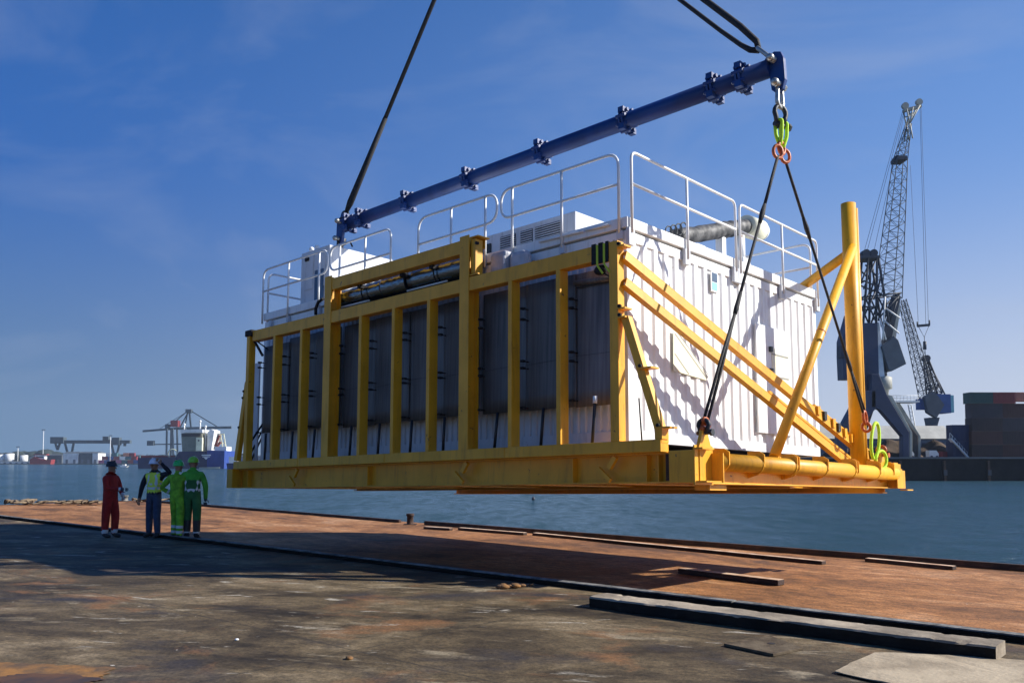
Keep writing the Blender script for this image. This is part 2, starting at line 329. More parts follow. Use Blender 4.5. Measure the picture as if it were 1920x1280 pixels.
near_mat = deck_material('worn_concrete_deck', [(0.026, 0.019, 0.012), (0.078, 0.056, 0.031), (0.138, 0.100, 0.054), (0.25, 0.190, 0.115)], (0.9, 1.5, 1), 3.0,
    patch=[(0.8, 0.56, 0.68, (0.21, 0.105, 0.045), 2.0, (1, 1.3, 1)), (1.3, 0.585, 0.70, (0.33, 0.27, 0.18), 7.0, (0.7, 1.8, 1)), (0.5, 0.56, 0.68, (0.040, 0.034, 0.034), 14.0, (1, 1.3, 1)), (2.4, 0.63, 0.70, (0.40, 0.36, 0.29), 21.0, (0.6, 1.8, 1)), (0.35, 0.60, 0.74, (0.19, 0.10, 0.055), 31.0, (1, 1.5, 1))],
    seams=[(R(41)+R(90), 1.25, 0.016), (R(41), 3.1, 0.014)], ang=0.2)
far_mat = deck_material('rusty_steel_deck', [(0.13, 0.062, 0.028), (0.27, 0.120, 0.045), (0.38, 0.172, 0.064), (0.48, 0.26, 0.13)], (0.6, 1.2, 1), 11.0, rough=0.8,
    patch=[(0.30, 0.58, 0.72, (0.36, 0.145, 0.045), 5.0, (1, 1, 1)), (2.2, 0.70, 0.76, (0.45, 0.36, 0.30), 8.0, (0.6, 1.6, 1)), (0.6, 0.62, 0.74, (0.085, 0.048, 0.034), 12.0, (1, 1, 1))],
    seams=[(R(44)+R(90), 2.2, 0.012)], ang=0.76)
def grid_deck(name, poly_uv, z, depth, m, amp, nu, nv, sc):
    # poly_uv: four corners (a, b, c, d) of the deck, gently dished plates
    a, b, c, d = [Vector((*p, 0)) for p in poly_uv]
    s = MB(); bm = s.bm; V = []
    for i in range(nu+1):
        row = []
        for j in range(nv+1):
            u, v = i/nu, j/nv; p = (a*(1-u)+b*u)*(1-v)+(d*(1-u)+c*u)*v
            e = 0 if (i in (0, nu) or j in (0, nv)) else 1
            row.append(bm.verts.new((p.x, p.y, z+e*amp*noise.fractal(Vector((p.x*sc, p.y*sc, z)), 1, 2, 4))))
        V.append(row)
    for i in range(nu):
        for j in range(nv):
            f = bm.faces.new((V[i][j], V[i+1][j], V[i+1][j+1], V[i][j+1])); f.smooth = True
    edge = [V[i][0] for i in range(nu+1)]+[V[nu][j] for j in range(1, nv+1)]+[V[i][nv] for i in range(nu-1, -1, -1)]+[V[0][j] for j in range(nv-1, 0, -1)]
    low = [bm.verts.new((v.co.x, v.co.y, z-depth)) for v in edge]
    for i in range(len(edge)):
        k = (i+1) % len(edge); bm.faces.new((edge[i], low[i], low[k], edge[k]))
    return tag(s.build(name, m), kind='structure')
KD = Vector((5.24+14.1*0, -4.65, 0)).normalized(); K0 = Vector((-0.55, 12.87, 0))          # kerb line between the decks
def K(t): return K0+KD*t
ka, kb = K(-38), K(32); nrm = Vector((-KD.y, KD.x, 0))          # points away from camera
grid_deck('deck', [(ka.x, ka.y), (kb.x, kb.y), (kb.x-nrm.x*26, kb.y-nrm.y*26), (ka.x-nrm.x*46, ka.y-nrm.y*46)], 0.0, 2.6, near_mat, 0.006, 160, 90, 0.7)
ED = Vector((0.7175, -0.6965, 0)).normalized(); E0 = Vector((-14.19, 40.21, 0))
def E_(t): return E0+ED*t
fa = E_(-7.5); fb = E_(62); fc = kb+nrm*0.06; fd = K(-38)+nrm*0.06
fd = Vector((-28.3, 37.1, 0))
grid_deck('barge_deck', [(fa.x, fa.y), (fb.x, fb.y), (fc.x, fc.y), (fd.x, fd.y)], FZ, 2.6, far_mat, 0.010, 200, 70, 0.5)

# kerb between the decks
M['kerb'] = mat('dark_fender_timber', (0.016, 0.013, 0.010), 0.9, spec=0.15, var=0.4, vscale=3, bump=0.5)
M['kerb_top'] = mat('worn_lit_kerb_top', (0.24, 0.23, 0.21), 0.8, color2=(0.05, 0.05, 0.05), vscale=5, bump=0.5, ramp=(0.35, 0.6))  # kerb top paler than its face: sunlight put into the colour
kt = thing('kerb_beam', 'long dark kerb strip dividing the near grey deck from the rusty barge deck', 'kerb', K(0))
s = MB(); s.hexa([K(-36)+nrm*-0.09, K(31)+nrm*-0.09, K(31)+nrm*0.05, K(-36)+nrm*0.05] + [p+Vector((0, 0, 0.060)) for p in (K(-36)+nrm*-0.09, K(31)+nrm*-0.09, K(31)+nrm*0.05, K(-36)+nrm*0.05)])
s.build('kerb_face', 'kerb', kt, bevel=0.01)
s = MB()
t = -36
while t < 31:
    l = random.uniform(2.4, 4.5); q = [K(t)+nrm*-0.075, K(t+l-.03)+nrm*-0.075, K(t+l-.03)+nrm*0.045, K(t)+nrm*0.045]
    s.hexa([p+Vector((0, 0, 0.061)) for p in q]+[p+Vector((0, 0, 0.070+random.uniform(0, .008))) for p in q]); t += l
s.build('lit_cap_strip', 'kerb_top', kt)

# raised edge of the rusty barge
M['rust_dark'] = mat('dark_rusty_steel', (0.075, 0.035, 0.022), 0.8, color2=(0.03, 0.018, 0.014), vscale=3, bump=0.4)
M['lit_rust'] = mat('lit_steel_top', (0.85, 0.64, 0.46), 0.8, color2=(0.50, 0.30, 0.18), vscale=4)  # pale skin on bars and plank, colour carries the sunlit top
def strip(name, label, cat, p, q, wd, h, m, group=None, mtop=None, z=FZ, start=0.002, lift=0.0):
    p = Vector(p); q = Vector(q); d = (q-p).normalized(); sdv = Vector((-d.y, d.x, 0))*wd/2; zz = Vector((0, 0, 1))
    root = thing(name, label, cat, Vector((p.x, p.y, z)), group)
    a = MB(); lo = z+start+lift; 
    P = [Vector((x.x, x.y, lo)) for x in (p-sdv, q-sdv, q+sdv, p+sdv)]
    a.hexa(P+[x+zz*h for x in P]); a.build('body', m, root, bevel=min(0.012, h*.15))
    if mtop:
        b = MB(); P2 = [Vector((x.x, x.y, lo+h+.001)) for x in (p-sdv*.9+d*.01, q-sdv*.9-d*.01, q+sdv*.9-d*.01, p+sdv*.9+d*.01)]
        b.hexa(P2+[x+zz*0.004 for x in P2]); b.build('lit_top', mtop, root)
    return root
def zpt(u, v): return gp(u, v, FZ)
strip('edge_coaming', 'dark raised coaming on the barge edge, left of the short bollard', 'coaming', E_(-7.2), gp(750, 979, FZ), 0.10, 0.09, 'rust_dark', 'coamings along the barge edge')
strip('edge_coaming', 'long dark raised coaming on the barge edge, right of the short bollard', 'coaming', gp(797, 983, FZ), E_(60), 0.10, 0.12, 'rust_dark', 'coamings along the barge edge')
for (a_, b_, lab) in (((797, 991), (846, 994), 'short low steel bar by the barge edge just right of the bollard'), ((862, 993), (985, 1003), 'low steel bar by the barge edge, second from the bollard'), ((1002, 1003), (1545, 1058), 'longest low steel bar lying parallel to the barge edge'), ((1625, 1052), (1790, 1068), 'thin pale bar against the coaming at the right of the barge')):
    strip('steel_bar', lab, 'steel bar', gp(*a_, FZ), gp(*b_, FZ), 0.16, 0.07, 'rust_dark', 'steel bars lying along the barge edge', 'lit_rust')
strip('steel_bar', 'single pale plank lying on the open rusty barge deck at the shadow tip', 'plank', gp(1277, 1074, FZ), gp(1465, 1097, FZ), 0.20, 0.09, 'rust_dark', None, 'lit_rust')
# bollards
def bollard(name, label, u, v, h, r, m):
    p = gp(u, v, FZ); t_ = thing(name, label, 'bollard', p, 'bollards on the barge edge')
    s = MB(); s.tube([p+Vector((0, 0, z)) for z in (0, .03, h*.75, h*.78, h)], [r*1.25, r, r*.95, r*1.2, r*1.15], 16); s.build('post', m, t_)
    s = MB(); s.box(p+Vector((-r*1.9, -r*1.9, -.004)), p+Vector((r*1.9, r*1.9, .018))); s.build('base_plate', 'rust_dark', t_)
bollard('mooring_bollard', 'short dark bollard at the barge edge under the middle of the hanging frame', 769, 983, 0.36, 0.11, 'rust_dark')
bollard('mooring_bollard', 'small grey bollard on the barge corner right of the man in red', 234, 939, 0.30, 0.16, 'kerb_top')
# timber beam on the near deck, plates, sheet
M['beam_top'] = mat('weathered_lit_beam_top', (0.42, 0.345, 0.25), 0.9, color2=(0.20, 0.16, 0.115), vscale=2.5, bump=0.5, stretch=(1, 1, 1))  # weathered tone, lightened in the colour as a sunlit top
M['beam_side'] = mat('dark_beam_side', (0.022, 0.019, 0.016), 0.9, spec=0.2, var=0.4, vscale=4, bump=0.4)  # beam side darkened in its colour as shade
pb = gp(1105, 1138); qb = gp(1868, 1240)
db = (qb-pb).normalized(); nb = Vector((-db.y, db.x, 0)); ww = 0.36
tb = thing('timber_beam', 'long thick beam with pale top and dark side lying on the near deck', 'beam', pb)
s = MB(); bm = s.bm; N_ = 120; secs = []
for i in range(N_+1):
    t_ = i/N_; c_ = pb.lerp(qb, t_); row = []
    for k, (o_, z_) in enumerate(((0, .004), (0, .05), (0, .105), (.014, .122), (ww*.35, .127), (ww*.7, .126), (ww-.014, .122), (ww, .105), (ww, .004))):
        g_ = noise.fractal(Vector((t_*22+k*3.1, k, 5)), 1, 2, 4)*.010; gz = noise.fractal(Vector((t_*14, k*2.7, 9)), 1, 2, 4)*.008
        chip_ = .02*max(0, noise.noise(Vector((t_*40, k, 2)))-.35)*(1 if k in (2, 3, 6, 7) else 0)*4
        row.append(bm.verts.new(c_+nb*(o_+g_)+Vector((0, 0, z_+(gz-chip_ if z_ > .01 else 0)))))
    secs.append(row)
for i in range(N_):
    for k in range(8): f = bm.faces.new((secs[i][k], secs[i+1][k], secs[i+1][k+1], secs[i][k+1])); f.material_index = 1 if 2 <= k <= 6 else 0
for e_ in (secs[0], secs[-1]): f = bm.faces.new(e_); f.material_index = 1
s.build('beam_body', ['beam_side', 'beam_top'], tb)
M['hatch'] = mat('deck_hatch_steel', (0.15, 0.115, 0.075), 0.9, color2=(0.07, 0.05, 0.032), vscale=5, bump=0.5, spec=0.2)
hp = [gp(1357, 1211), gp(1450, 1231), gp(1506, 1219), gp(1445, 1196)]
ht = thing('deck_plate', 'flat square steel plate with a lifting hole between beam and white sheet', 'plate', hp[0])
s = MB(); s.hexa([p+Vector((0, 0, .003)) for p in hp]+[p+Vector((0, 0, .028)) for p in hp]); s.build('plate', 'hatch', ht, bevel=.004)
c_ = (hp[0]+hp[1]+hp[2]+hp[3])/4+Vector((0.05, 0.05, 0))
s = MB(); s.tube([c_+Vector((0, 0, .026)), c_+Vector((0, 0, .031))], .035, 14); s.build('lifting_hole', 'black', ht)
M['sheet'] = mat('dirty_white_sheet', (0.46, 0.37, 0.25), 0.85, color2=(0.20, 0.15, 0.095), vscale=1.7, bump=0.4, ramp=(0.30, 0.58))
sh = thing('ply_sheet', 'dirty white sheet lying flat in the bottom right corner', 'sheet', gp(1640, 1260))
P0 = [gp(1566, 1262), gp(1700, 1292), gp(2150, 1330), gp(2150, 1260), gp(1960, 1240), gp(1640, 1226)]; P = []
for i in range(6):
    a, b = P0[i], P0[(i+1) % 6]; nseg = max(2, int((b-a).length/.09))
    for k in range(nseg):
        q = a.lerp(b, k/nseg); j_ = .022*noise.fractal(Vector((q.x*6, q.y*6, 1.3)), 1, 2, 4); P.append(q+Vector((j_, j_*.7, 0)))
s = MB(); c2 = sum(P, Vector())/len(P); cv = s.bm.verts.new((c2.x, c2.y, .030)); cb_ = s.bm.verts.new((c2.x, c2.y, .010)); up_ = [[], [], []]
for q in P:
    for lv, (kk, zz_) in enumerate(((1, .012), (1, .020), (.8, .026))):
        p_ = c2+(q-c2)*kk; up_[lv].append(s.bm.verts.new((p_.x, p_.y, zz_+(.012*noise.fractal(Vector((p_.x*2, p_.y*2, lv)), 1, 2, 3) if lv else 0))))
for i in range(len(P)):
    k = (i+1) % len(P); s.bm.faces.new((cv, up_[2][i], up_[2][k])); s.bm.faces.new((cb_, up_[0][k], up_[0][i]))
    for lv in (0, 1): s.bm.faces.new((up_[lv][i], up_[lv][k], up_[lv+1][k], up_[lv+1][i]))
s.build('board', 'sheet', sh)
s = MB(); s.prism([p+(c2-p)*.04+Vector((0, 0, -.003)) for p in P], (0, 0, .010)); s.build('batten_layer', 'beam_side', sh)
# rust puddle
M['rust_patch'] = mat('orange_rust_stain', (0.34, 0.155, 0.035), 0.85, color2=(0.11, 0.065, 0.035), vscale=3.5, bump=.4)
M['puddle'] = mat('dark_stain', (0.040, 0.026, 0.028), 0.85, color2=(0.11, 0.05, 0.025), vscale=3)
def blob(name, label, u, v, ru, rv, m, zz, cat='rust stain', group=None, n=140, seed=0, parent=None):
    pts = []
    for i in range(n):
        a = 2*math.pi*i/n; k = 1+0.30*noise.noise(Vector((math.cos(a)*1.6+seed, math.sin(a)*1.6, seed)))+0.16*noise.fractal(Vector((math.cos(a)*5+seed, math.sin(a)*5, seed)), 1, 2, 4)
        p = gp(u+ru*math.cos(a)*k, v-rv*math.sin(a)*k); pts.append(Vector((p.x, p.y, zz)))
    s = MB(); s.prism(pts, (0, 0, .002)); o = s.build(name, m, parent)
    if parent is None: tag(o, label, cat, group)
    return o
st = thing('rust_stain', 'large orange rust stain with dark centre in the bottom left corner', 'rust stain', gp(60, 1270))
blob('stain_rim', None, 50, 1266, 165, 24, 'rust_patch', .004, seed=3, parent=st); blob('stain_centre', None, 80, 1276, 100, 11, 'puddle', .008, seed=5, parent=st)
# debris
M['debris'] = mat('pale_rope_fibre', (0.24, 0.18, 0.11), 0.9, color2=(0.16, 0.11, 0.07), vscale=8, bump=.6)
def rope_pile(name, label, u0, u1, v, z, n, r, amp, group=None):
    a = gp(u0, v, z); b = gp(u1, v, z); pts = []
    for i in range(n+1):
        t_ = i/n; p = a.lerp(b, t_); pts.append(p+Vector((random.uniform(-1, 1)*amp*.3, random.uniform(-1, 1)*amp, r+abs(noise.noise(Vector((t_*9, z, u0))))*amp*.5)))
    s = MB(); s.tube(pts, [r*random.uniform(.7, 1.2) for _ in pts], 7); o = s.build(name, 'debris'); tag(o, label, 'rope', group); return o
rope_pile('rope_pile', 'pale frayed rope lying along the far left barge edge', 40, 190, 946, FZ, 60, .05, .55)
rope_pile('rope_pile', 'dark bundle of rope at the far left end of the barge', 12, 60, 945, FZ, 30, .09, .35)
rope_pile('rope_pile', 'short pale rope heap right of the small grey bollard', 245, 330, 941, FZ, 36, .05, .4)
p = gp(967, 1102)
s = MB(); 
for i in range(9):
    q = p+Vector((random.uniform(-.22, .22), random.uniform(-.15, .15), .03)); s.ball(q, random.uniform(.025, .06), 7, (1.6, 1, .6))
tag(s.build('rubble', 'rust_patch'), 'small heap of loose rubble beside the kerb under the load', 'rubble')
for (u, v, lab, c) in ((655, 1235, 'dark round cap on the deck near the front', 'rust_patch'), (444, 1200, 'tiny pale pebble on the deck left of centre', 'white')):
    s = MB(); s.ball(gp(u, v)+Vector((0, 0, .01)), .035 if c == 'rust_patch' else .02, 9, (1, 1, .5)); tag(s.build('pebble', c), lab, 'pebble')

# ================================================================ yellow lifting frame
LB = lambda: MB(LM)
fr = thing('lifting_cradle', 'yellow steel lifting frame with upright posts and a tall column, hanging over the barge', 'lifting frame', L((-5, 3.5, -0.65)))
XL, XR = -10.5, 0.0
# sill beam
s = LB(); s.box((-10.93, 0.0, -0.175), (0.70, 0.20, 0.0)); s.build('sill_beam', 'yellow', fr, bevel=.008)
# top beam segments (front) and upper beam
s = LB()
for a, b in ((-10.28, -7.45), (-7.22, -3.385), (-3.155, -0.16)): s.box((a+.001, 0.012, 2.715), (b-.001, 0.20, 2.955))
s.build('top_beam', 'yellow', fr, bevel=.008)
s = LB(); s.box((-7.219, 0.012, 3.40), (-3.386, 0.20, 3.64)); s.build('upper_beam', 'yellow', fr, bevel=.008)
# posts
def post(x0, x1, z1, dep, z0=0.0):
    s = LB(); t = 0.016
    s.box((x0, 0.0, z0), (x1, dep, z1))
    return s.build('post', 'yellow', fr, bevel=.006)
for x in (-9.38, -8.32, -6.26, -5.24, -4.24, -2.22, -1.19): post(x, x+.085, 2.714, .20)
for x0, x1, z1 in ((-7.45, -7.22, 3.70), (-3.385, -3.155, 3.70)):
    s = LB(); s.box((x0, 0.0, 0.0), (x1, 0.018, z1)); s.box((x0, .235, 0), (x1, .253, z1)); s.box(((x0+x1)/2-.012, .018, 0), ((x0+x1)/2+.012, .235, z1))
    s.build('main_post', 'yellow', fr)
for x0, x1 in ((-10.51, -10.385), (-0.155, 0.0)):
    s = LB(); s.box((x0, 0.0, 0.0), (x1, .16, 2.955 if x0 > -5 else 2.90)); s.build('corner_post', 'yellow', fr, bevel=.006)
# stiffener plates at the upper right of main post
for z in (3.66, 3.0): 
    s = LB(); s.box((-3.15, .02, z-.02), (-2.95, .30, z)); s.box((-3.15, .25, z-.18), (-3.02, .27, z-.02)); s.build('bracket', 'yellow', fr)
s = LB(); s.box((-3.15, .05, 3.02), (-3.04, .22, 3.62)); s.build('gusset', 'yellow', fr)
s = LB(); s.tube([(-2.98, .0, 3.52), (-2.98, .05, 3.52)], .03, 8); s.build('bolt', 'black', fr)
# lugs on the corner post (eye plates with dark pin holes)
for z in (2.86, 1.93, 1.80):
    s = LB(); s.box((0.002, -.01, z-.012), (0.13, .17, z+.012)); s.build('eye_plate', 'yellow', fr)
    s = LB(); s.tube([(0.03, -.02, z+.035), (0.03, .02, z+.035)], .028, 10); s.build('pin', 'black', fr)
# short braces
def sbrace(p, q):
    s = LB(); s.bar(p, q, .13, .11, up=(0, 1, 0)); s.build('short_brace', 'yellow', fr, bevel=.006)
sbrace((0.08, .10, 1.80), (0.66, .10, .08)); sbrace((-10.52, .08, 1.80), (-10.90, .08, .02))
for p in ((0.37, 1.02), (0.655, .16)):
    s = LB(); s.box((p[0]-.02, .0, p[1]-.012), (p[0]+.19, .20, p[1]+.012)); s.build('eye_plate', 'yellow', fr)
    s = LB(); s.tube([(p[0]+.0, -.01, p[1]+.035), (p[0]+.0, .02, p[1]+.035)], .026, 10); s.build('pin', 'black', fr)
s = LB(); s.box((0.60, .01, .002), (0.72, .17, .16)); s.build('end_block', 'yellow', fr)
for z in (1.45, 1.60, .78):
    s = LB(); s.tube([(-10.56-(1.8-z)*.2, .03, z), (-10.60-(1.8-z)*.2, .03, z)], .03, 8); s.build('bolt', 'black', fr)
# black padding and lime straps at the beam ends
s = LB(); s.box((-10.56, -.03, 2.84), (-10.28, .22, 2.985)); s.build('corner_pad', 'black', fr, bevel=.02)
s = LB(); s.bar((-10.40, .10, 2.80), (-10.22, .25, 2.40), .05, .05); s.tube([(-10.3, .1, 2.75), (-10.2, .3, 2.6), (-10.12, .45, 2.45), (-10.0, .6, 2.30)], .016, 6); s.build('loose_strap', 'black', fr)
for i, x in enumerate((-0.475, -0.345, -0.215)):
    s = LB(); wd = .085 if i < 2 else .06
    s.box((x, -.010, 2.66), (x+wd, -.003, 2.975)); s.box((x, -.010, 2.960), (x+wd, .24, 2.968)); s.build('lashing_pad', 'black', fr)
for x in (-0.385, -0.257):
    s = LB(); s.box((x, -.011, 2.64), (x+.038, -.004, 2.95)); s.bar((x+.019, -.008, 2.64), (x+.12, -.006, 2.50), .03, .006, up=(0, 1, 0)); s.build('lashing_strap', 'strap', fr)
s = LB(); s.ball((-.40, .12, 2.60), .10, 10, (1.2, .8, .8)); s.tube([(-.36, .12, 2.56), (-.2, .14, 2.44), (-.12, .2, 2.2)], .015, 6); s.build('strap_bundle', 'black', fr)
# screens
bays = [(-10.30, -9.28, 'screen', .64), (-9.28, -8.22, 'screen', .65), (-8.22, -7.34, 'screen', .64), (-7.22, -6.16, 'screen', .60), (-6.16, -5.14, 'screen', .62), (-5.14, -4.14, 'screen', .61), (-4.14, -3.27, 'screen', .62), (-3.15, -2.12, 'screen', .61), (-2.12, -1.09, 'screen', .60), (-1.09, -0.30, 'screen_warm', .59)]
def wavy_panel(x0, x1, z0, z1, y, m, name, th=.02, parent=None, wave=.006):
    s = LB(); n = max(6, int((x1-x0)/.06)); bm = s.bm; A = []
    for k in (0, 1):
        rows = []
        for j in range(9):
            z = z0+(z1-z0)*j/8
            rows.append([s._v((x0+(x1-x0)*i/n, y+k*th+wave*noise.noise(Vector((x0+(x1-x0)*i/n*6, z*1.2, 3))), z)) for i in range(n+1)])
        A.append(rows)
    for k in (0, 1):
        for j in range(8):
            for i in range(n):
                f = bm.faces.new((A[k][j][i], A[k][j][i+1], A[k][j+1][i+1], A[k][j+1][i])); f.smooth = True
    for j in range(8):
        for i in (0, n): bm.faces.new((A[0][j][i], A[0][j+1][i], A[1][j+1][i], A[1][j][i]))
    for i in range(n):
        for j in (0, 8): bm.faces.new((A[0][j][i], A[1][j][i], A[1][j][i+1], A[0][j][i+1]))
    return s.build(name, m, parent or fr)
for i, (a, b, m, z0) in enumerate(bays):
    z1 = 2.70 if i else 2.62
    p = wavy_panel(a-.012, b+.012, z0, z1, .345+.024*(i % 2), m, 'screen_panel', wave=.004)
    if m == 'screen_warm':
        s = LB(); s.box((-1.05, .325, 2.46), (-.33, .340, 2.478)); s.box((-.36, .325, .30), (-.345, .340, 2.46)); s.build('screen_frame', 'dark_steel', fr)
        s = LB(); s.tube([(-1.04, .30, 2.54), (-.34, .30, 2.50)], .045, 10); s.build('rolled_screen', 'screen_warm', fr)
    # clamps on the right face of the post left of the bay
    xs = a-.02 if i in (0, 3, 7) else a-.015
    for z in (2.25, 2.11, 1.42, 1.29, .66):
        zz = z+random.uniform(-.03, .03); xx = xs+.02; yb = .245 if i in (3, 7) else .20
        s = LB(); s.box((xx, yb-.02, zz-.018), (xx+.06, yb+.05, zz+.018)); s.tube([(xx+.03, yb-.04, zz), (xx+.03, .36, zz)], .011, 6); s.build('clamp', 'black', fr)
    # horizontal wire
    s = LB(); s.tube([(a+.03, .325, 1.36+random.uniform(-.03, .03)), (b-.03, .325, 1.38)], .0022, 5); s.build('tie_wire', 'black', fr)
# dark inner hanging panel visible in one bay
wavy_panel(-3.10, -2.62, 1.10, 2.35, .315, 'black', 'dark_patch_panel', th=.008) if False else None
# black hold down rods
for i, x in enumerate((-9.86, -8.80, -7.98, -6.70, -5.80, -4.85, -3.95, -2.68, -1.65, -0.62, .28)):
    lean = (.01, .04, .05, .04, .04, .04, .03, .07, .05, .05, -.05)[i]; y1 = .16
    s = LB(); s.tube([(x, y1, -.02), (x+lean, y1+.01, .60 if i < 10 else .62)], .025 if i < 10 else .012, 8); s.build('hold_down_rod', 'rod', fr)
s = LB(); s.tube([(-.57, .17, .60), (-.565, .17, .71)], .034, 8); s.build('rod_sleeve', 'white', fr)
s = LB(); s.tube([(-10.38, .4, .86), (-10.62, .18, .35)], .025, 7); s.build('hold_down_rod', 'rod', fr)
# upper opening: polished duct rolls with straps
for a, b, r_ in ((-7.6, -5.95, .20), (-5.93, -5.15, .24), (-5.10, -3.43, .23)):
    s = LB(); n = 14
    s.tube([(a+(b-a)*i/n, .44, 3.30+.012*noise.noise(Vector((a+i, 1, 2)))) for i in range(n+1)], [r_*(.93+.1*noise.noise(Vector((a+i*.7, 4, 2)))) for i in range(n+1)], 18); s.build('duct_roll', 'foil', fr)
s = LB(); s.box((-7.7, .30, 2.99), (-3.50, .62, 3.05)); s.build('duct_tray', 'dark_steel', fr)
s = LB(); s.tube([(-7.45, .27, 3.08), (-6.3, .27, 3.08)], .018, 8); s.build('duct_highlight', 'white', fr); s = LB(); s.tube([(-5.12, .27, 3.08), (-4.0, .27, 3.08)], .018, 8); s.build('duct_highlight', 'white', fr)  # white highlights of the glossy ducts, added as thin tubes
for x in (-5.12, -6.45, -4.28):
    s = LB(); s.tube([(x, .44+.26*math.cos(a), 3.30+.26*math.sin(a)) for a in [k*2*math.pi/18 for k in range(18)]], .014, 6, closed=True); s.box((x-.05, .12, 3.33), (x+.05, .24, 3.395)); s.build('duct_strap', 'black', fr)
# base: two long beams, cross beams, end beams
s = LB(); s.ibeam((-10.95, .26, -.3895), (0.82, .26, -.3895), .22, .425, .022); s.build('long_beam', 'yellow', fr)
s = LB(); s.ibeam((-10.95, 7.0, -.45), (1.1, 7.0, -.45), .22, .53, .022); s.build('long_beam', 'yellow', fr)
s = LB(); s.box((.92, .50, -.70), (1.16, .95, -.625)); s.build('skid_block', 'yellow', fr)
s = LB(); s.box((-10.9, .40, -.262), (-.02, 6.85, -.255)); s.box((-.019, .40, -.262), (.90, 5.30, -.255)); s.build('floor_plate', 'rust_dark', fr)
s = LB(); s.ibeam((-10.95, 3.5, -.455), (.92, 3.5, -.455), .20, .38, .02); s.build('long_beam', 'yellow', fr)
for x in (-9.1, -6.9, -4.6, -2.3, -0.4):
    s = LB(); s.ibeam((x, .38, -.46), (x, 6.88, -.46), .20, .30, .02); s.build('cross_beam', 'yellow', fr)
for x in (-8.55, -3.38, -.26):
    s = LB(); s.bar((x-.2, .10, -.38), (x+.02, .10, -.56), .05, .06); s.bar((x+.12, .10, -.22), (x+.0, .10, -.38), .06, .07); s.build('welded_bracket', 'yellow', fr)
for x in (-10.55, -6.1, -1.0, .35, .55):
    s = LB(); s.box((x, .145, -.58), (x+.016, .245, -.21)); s.build('stiffener', 'yellow', fr)
# left end beam
s = LB(); s.box((-11.20, .0, -.60), (-10.96, .22, -.17)); s.ibeam((-11.08, .22, -.39), (-11.08, 7.1, -.39), .22, .42, .022); s.build('end_beam', 'yellow', fr)
# right end: near box end, flanges
s = LB(); s.box((.83, .0, -.605), (1.215, .40, -.165)); s.build('corner_block', 'yellow', fr, bevel=.006)
s = LB(); s.box((.70, .12, -.57), (.828, .30, -.20)); s.build('link_plate', 'rust_dark', fr)
s = LB(); s.box((1.216, -.004, -.63), (1.24, .46, -.10)); s.box((1.241, .42, -.60), (1.42, .44, -.20)); s.box((1.241, .02, -.60), (1.40, .42, -.578)); s.box((1.241, .0, -.16), (1.36, .30, -.135)); s.box((1.241, .10, -.578), (1.256, .118, -.162)); s.build('corner_flange', 'yellow', fr)
s = LB(); s.box((.69, .02, -.05), (.705, .20, .16)); s.build('edge_plate', 'yellow', fr)
s = LB(); s.box((.93, .42, -.62), (1.17, 6.97, -.24)); s.box((1.171, .46, -.62), (1.24, 6.97, -.60)); s.build('end_beam', 'yellow', fr, bevel=.006)
s = LB(); s.tube([(1.30, .445, -.315), (1.30, 6.95, -.345)], .125, 24); s.build('round_tube', 'yellow', fr)
for y in (.55, 1.55, 2.60, 2.68, 3.72, 4.86, 4.95, 5.95, 6.6):
    wdd = .018
    s = LB(); s.prism([(1.172, y, -.52), (1.172, y, -.13), (1.36, y, -.13), (1.44, y, -.18), (1.44, y, -.36), (1.34, y, -.47)], (0, wdd, 0)); s.build('gusset_plate', 'yellow', fr)
# far right corner
s = LB(); s.box((.95, 6.98, -.62), (1.36, 7.14, -.16)); s.box((1.361, 6.9, -.62), (1.38, 7.3, -.28)); s.box((1.0, 7.15, -.62), (1.36, 7.34, -.60)); s.box((1.30, 7.15, -.60), (1.33, 7.30, -.25)); s.box((1.381, 7.0, -.66), (1.52, 7.3, -.64)); s.box((1.30, 6.75, -.30), (1.38, 6.95, -.14)); s.build('corner_block', 'yellow', fr)
for y in (1.55, 2.60, 3.72, 4.86, 5.95):
    s = LB(); s.tube(ring_pts((1.30, y-.006, -.33), .129, (1, 0, 0), (0, 0, 1), 20), .010, 5, closed=True); s.build('weld_bead', 'yellow', fr)
for x in (-8.3, -5.4, -2.3):
    s = LB(); s.bar((x, -.003, -.17), (x, -.003, -.005), .014, .008, (0, 1, 0)); s.build('weld_bead', 'yellow', fr)
# pad eyes
def pad_eye(x, y, z):
    s = LB(); pts = [(x-.03, y-.16, z), (x-.03, y+.16, z), (x-.03, y+.07, z+.20)]+[(x-.03, y+.07*math.cos(a), z+.20+.07*math.sin(a)) for a in (.5, 1.1, 1.7, 2.3, 2.8)]+[(x-.03, y-.07, z+.20)]
    s.prism(pts, (.05, 0, 0)); s.build('pad_eye', 'yellow', fr)
pad_eye(1.25, .22, -.135); pad_eye(1.25, 6.50, -.22); pad_eye(-11.08, .50, -.17); pad_eye(-11.08, 6.50, -.17)
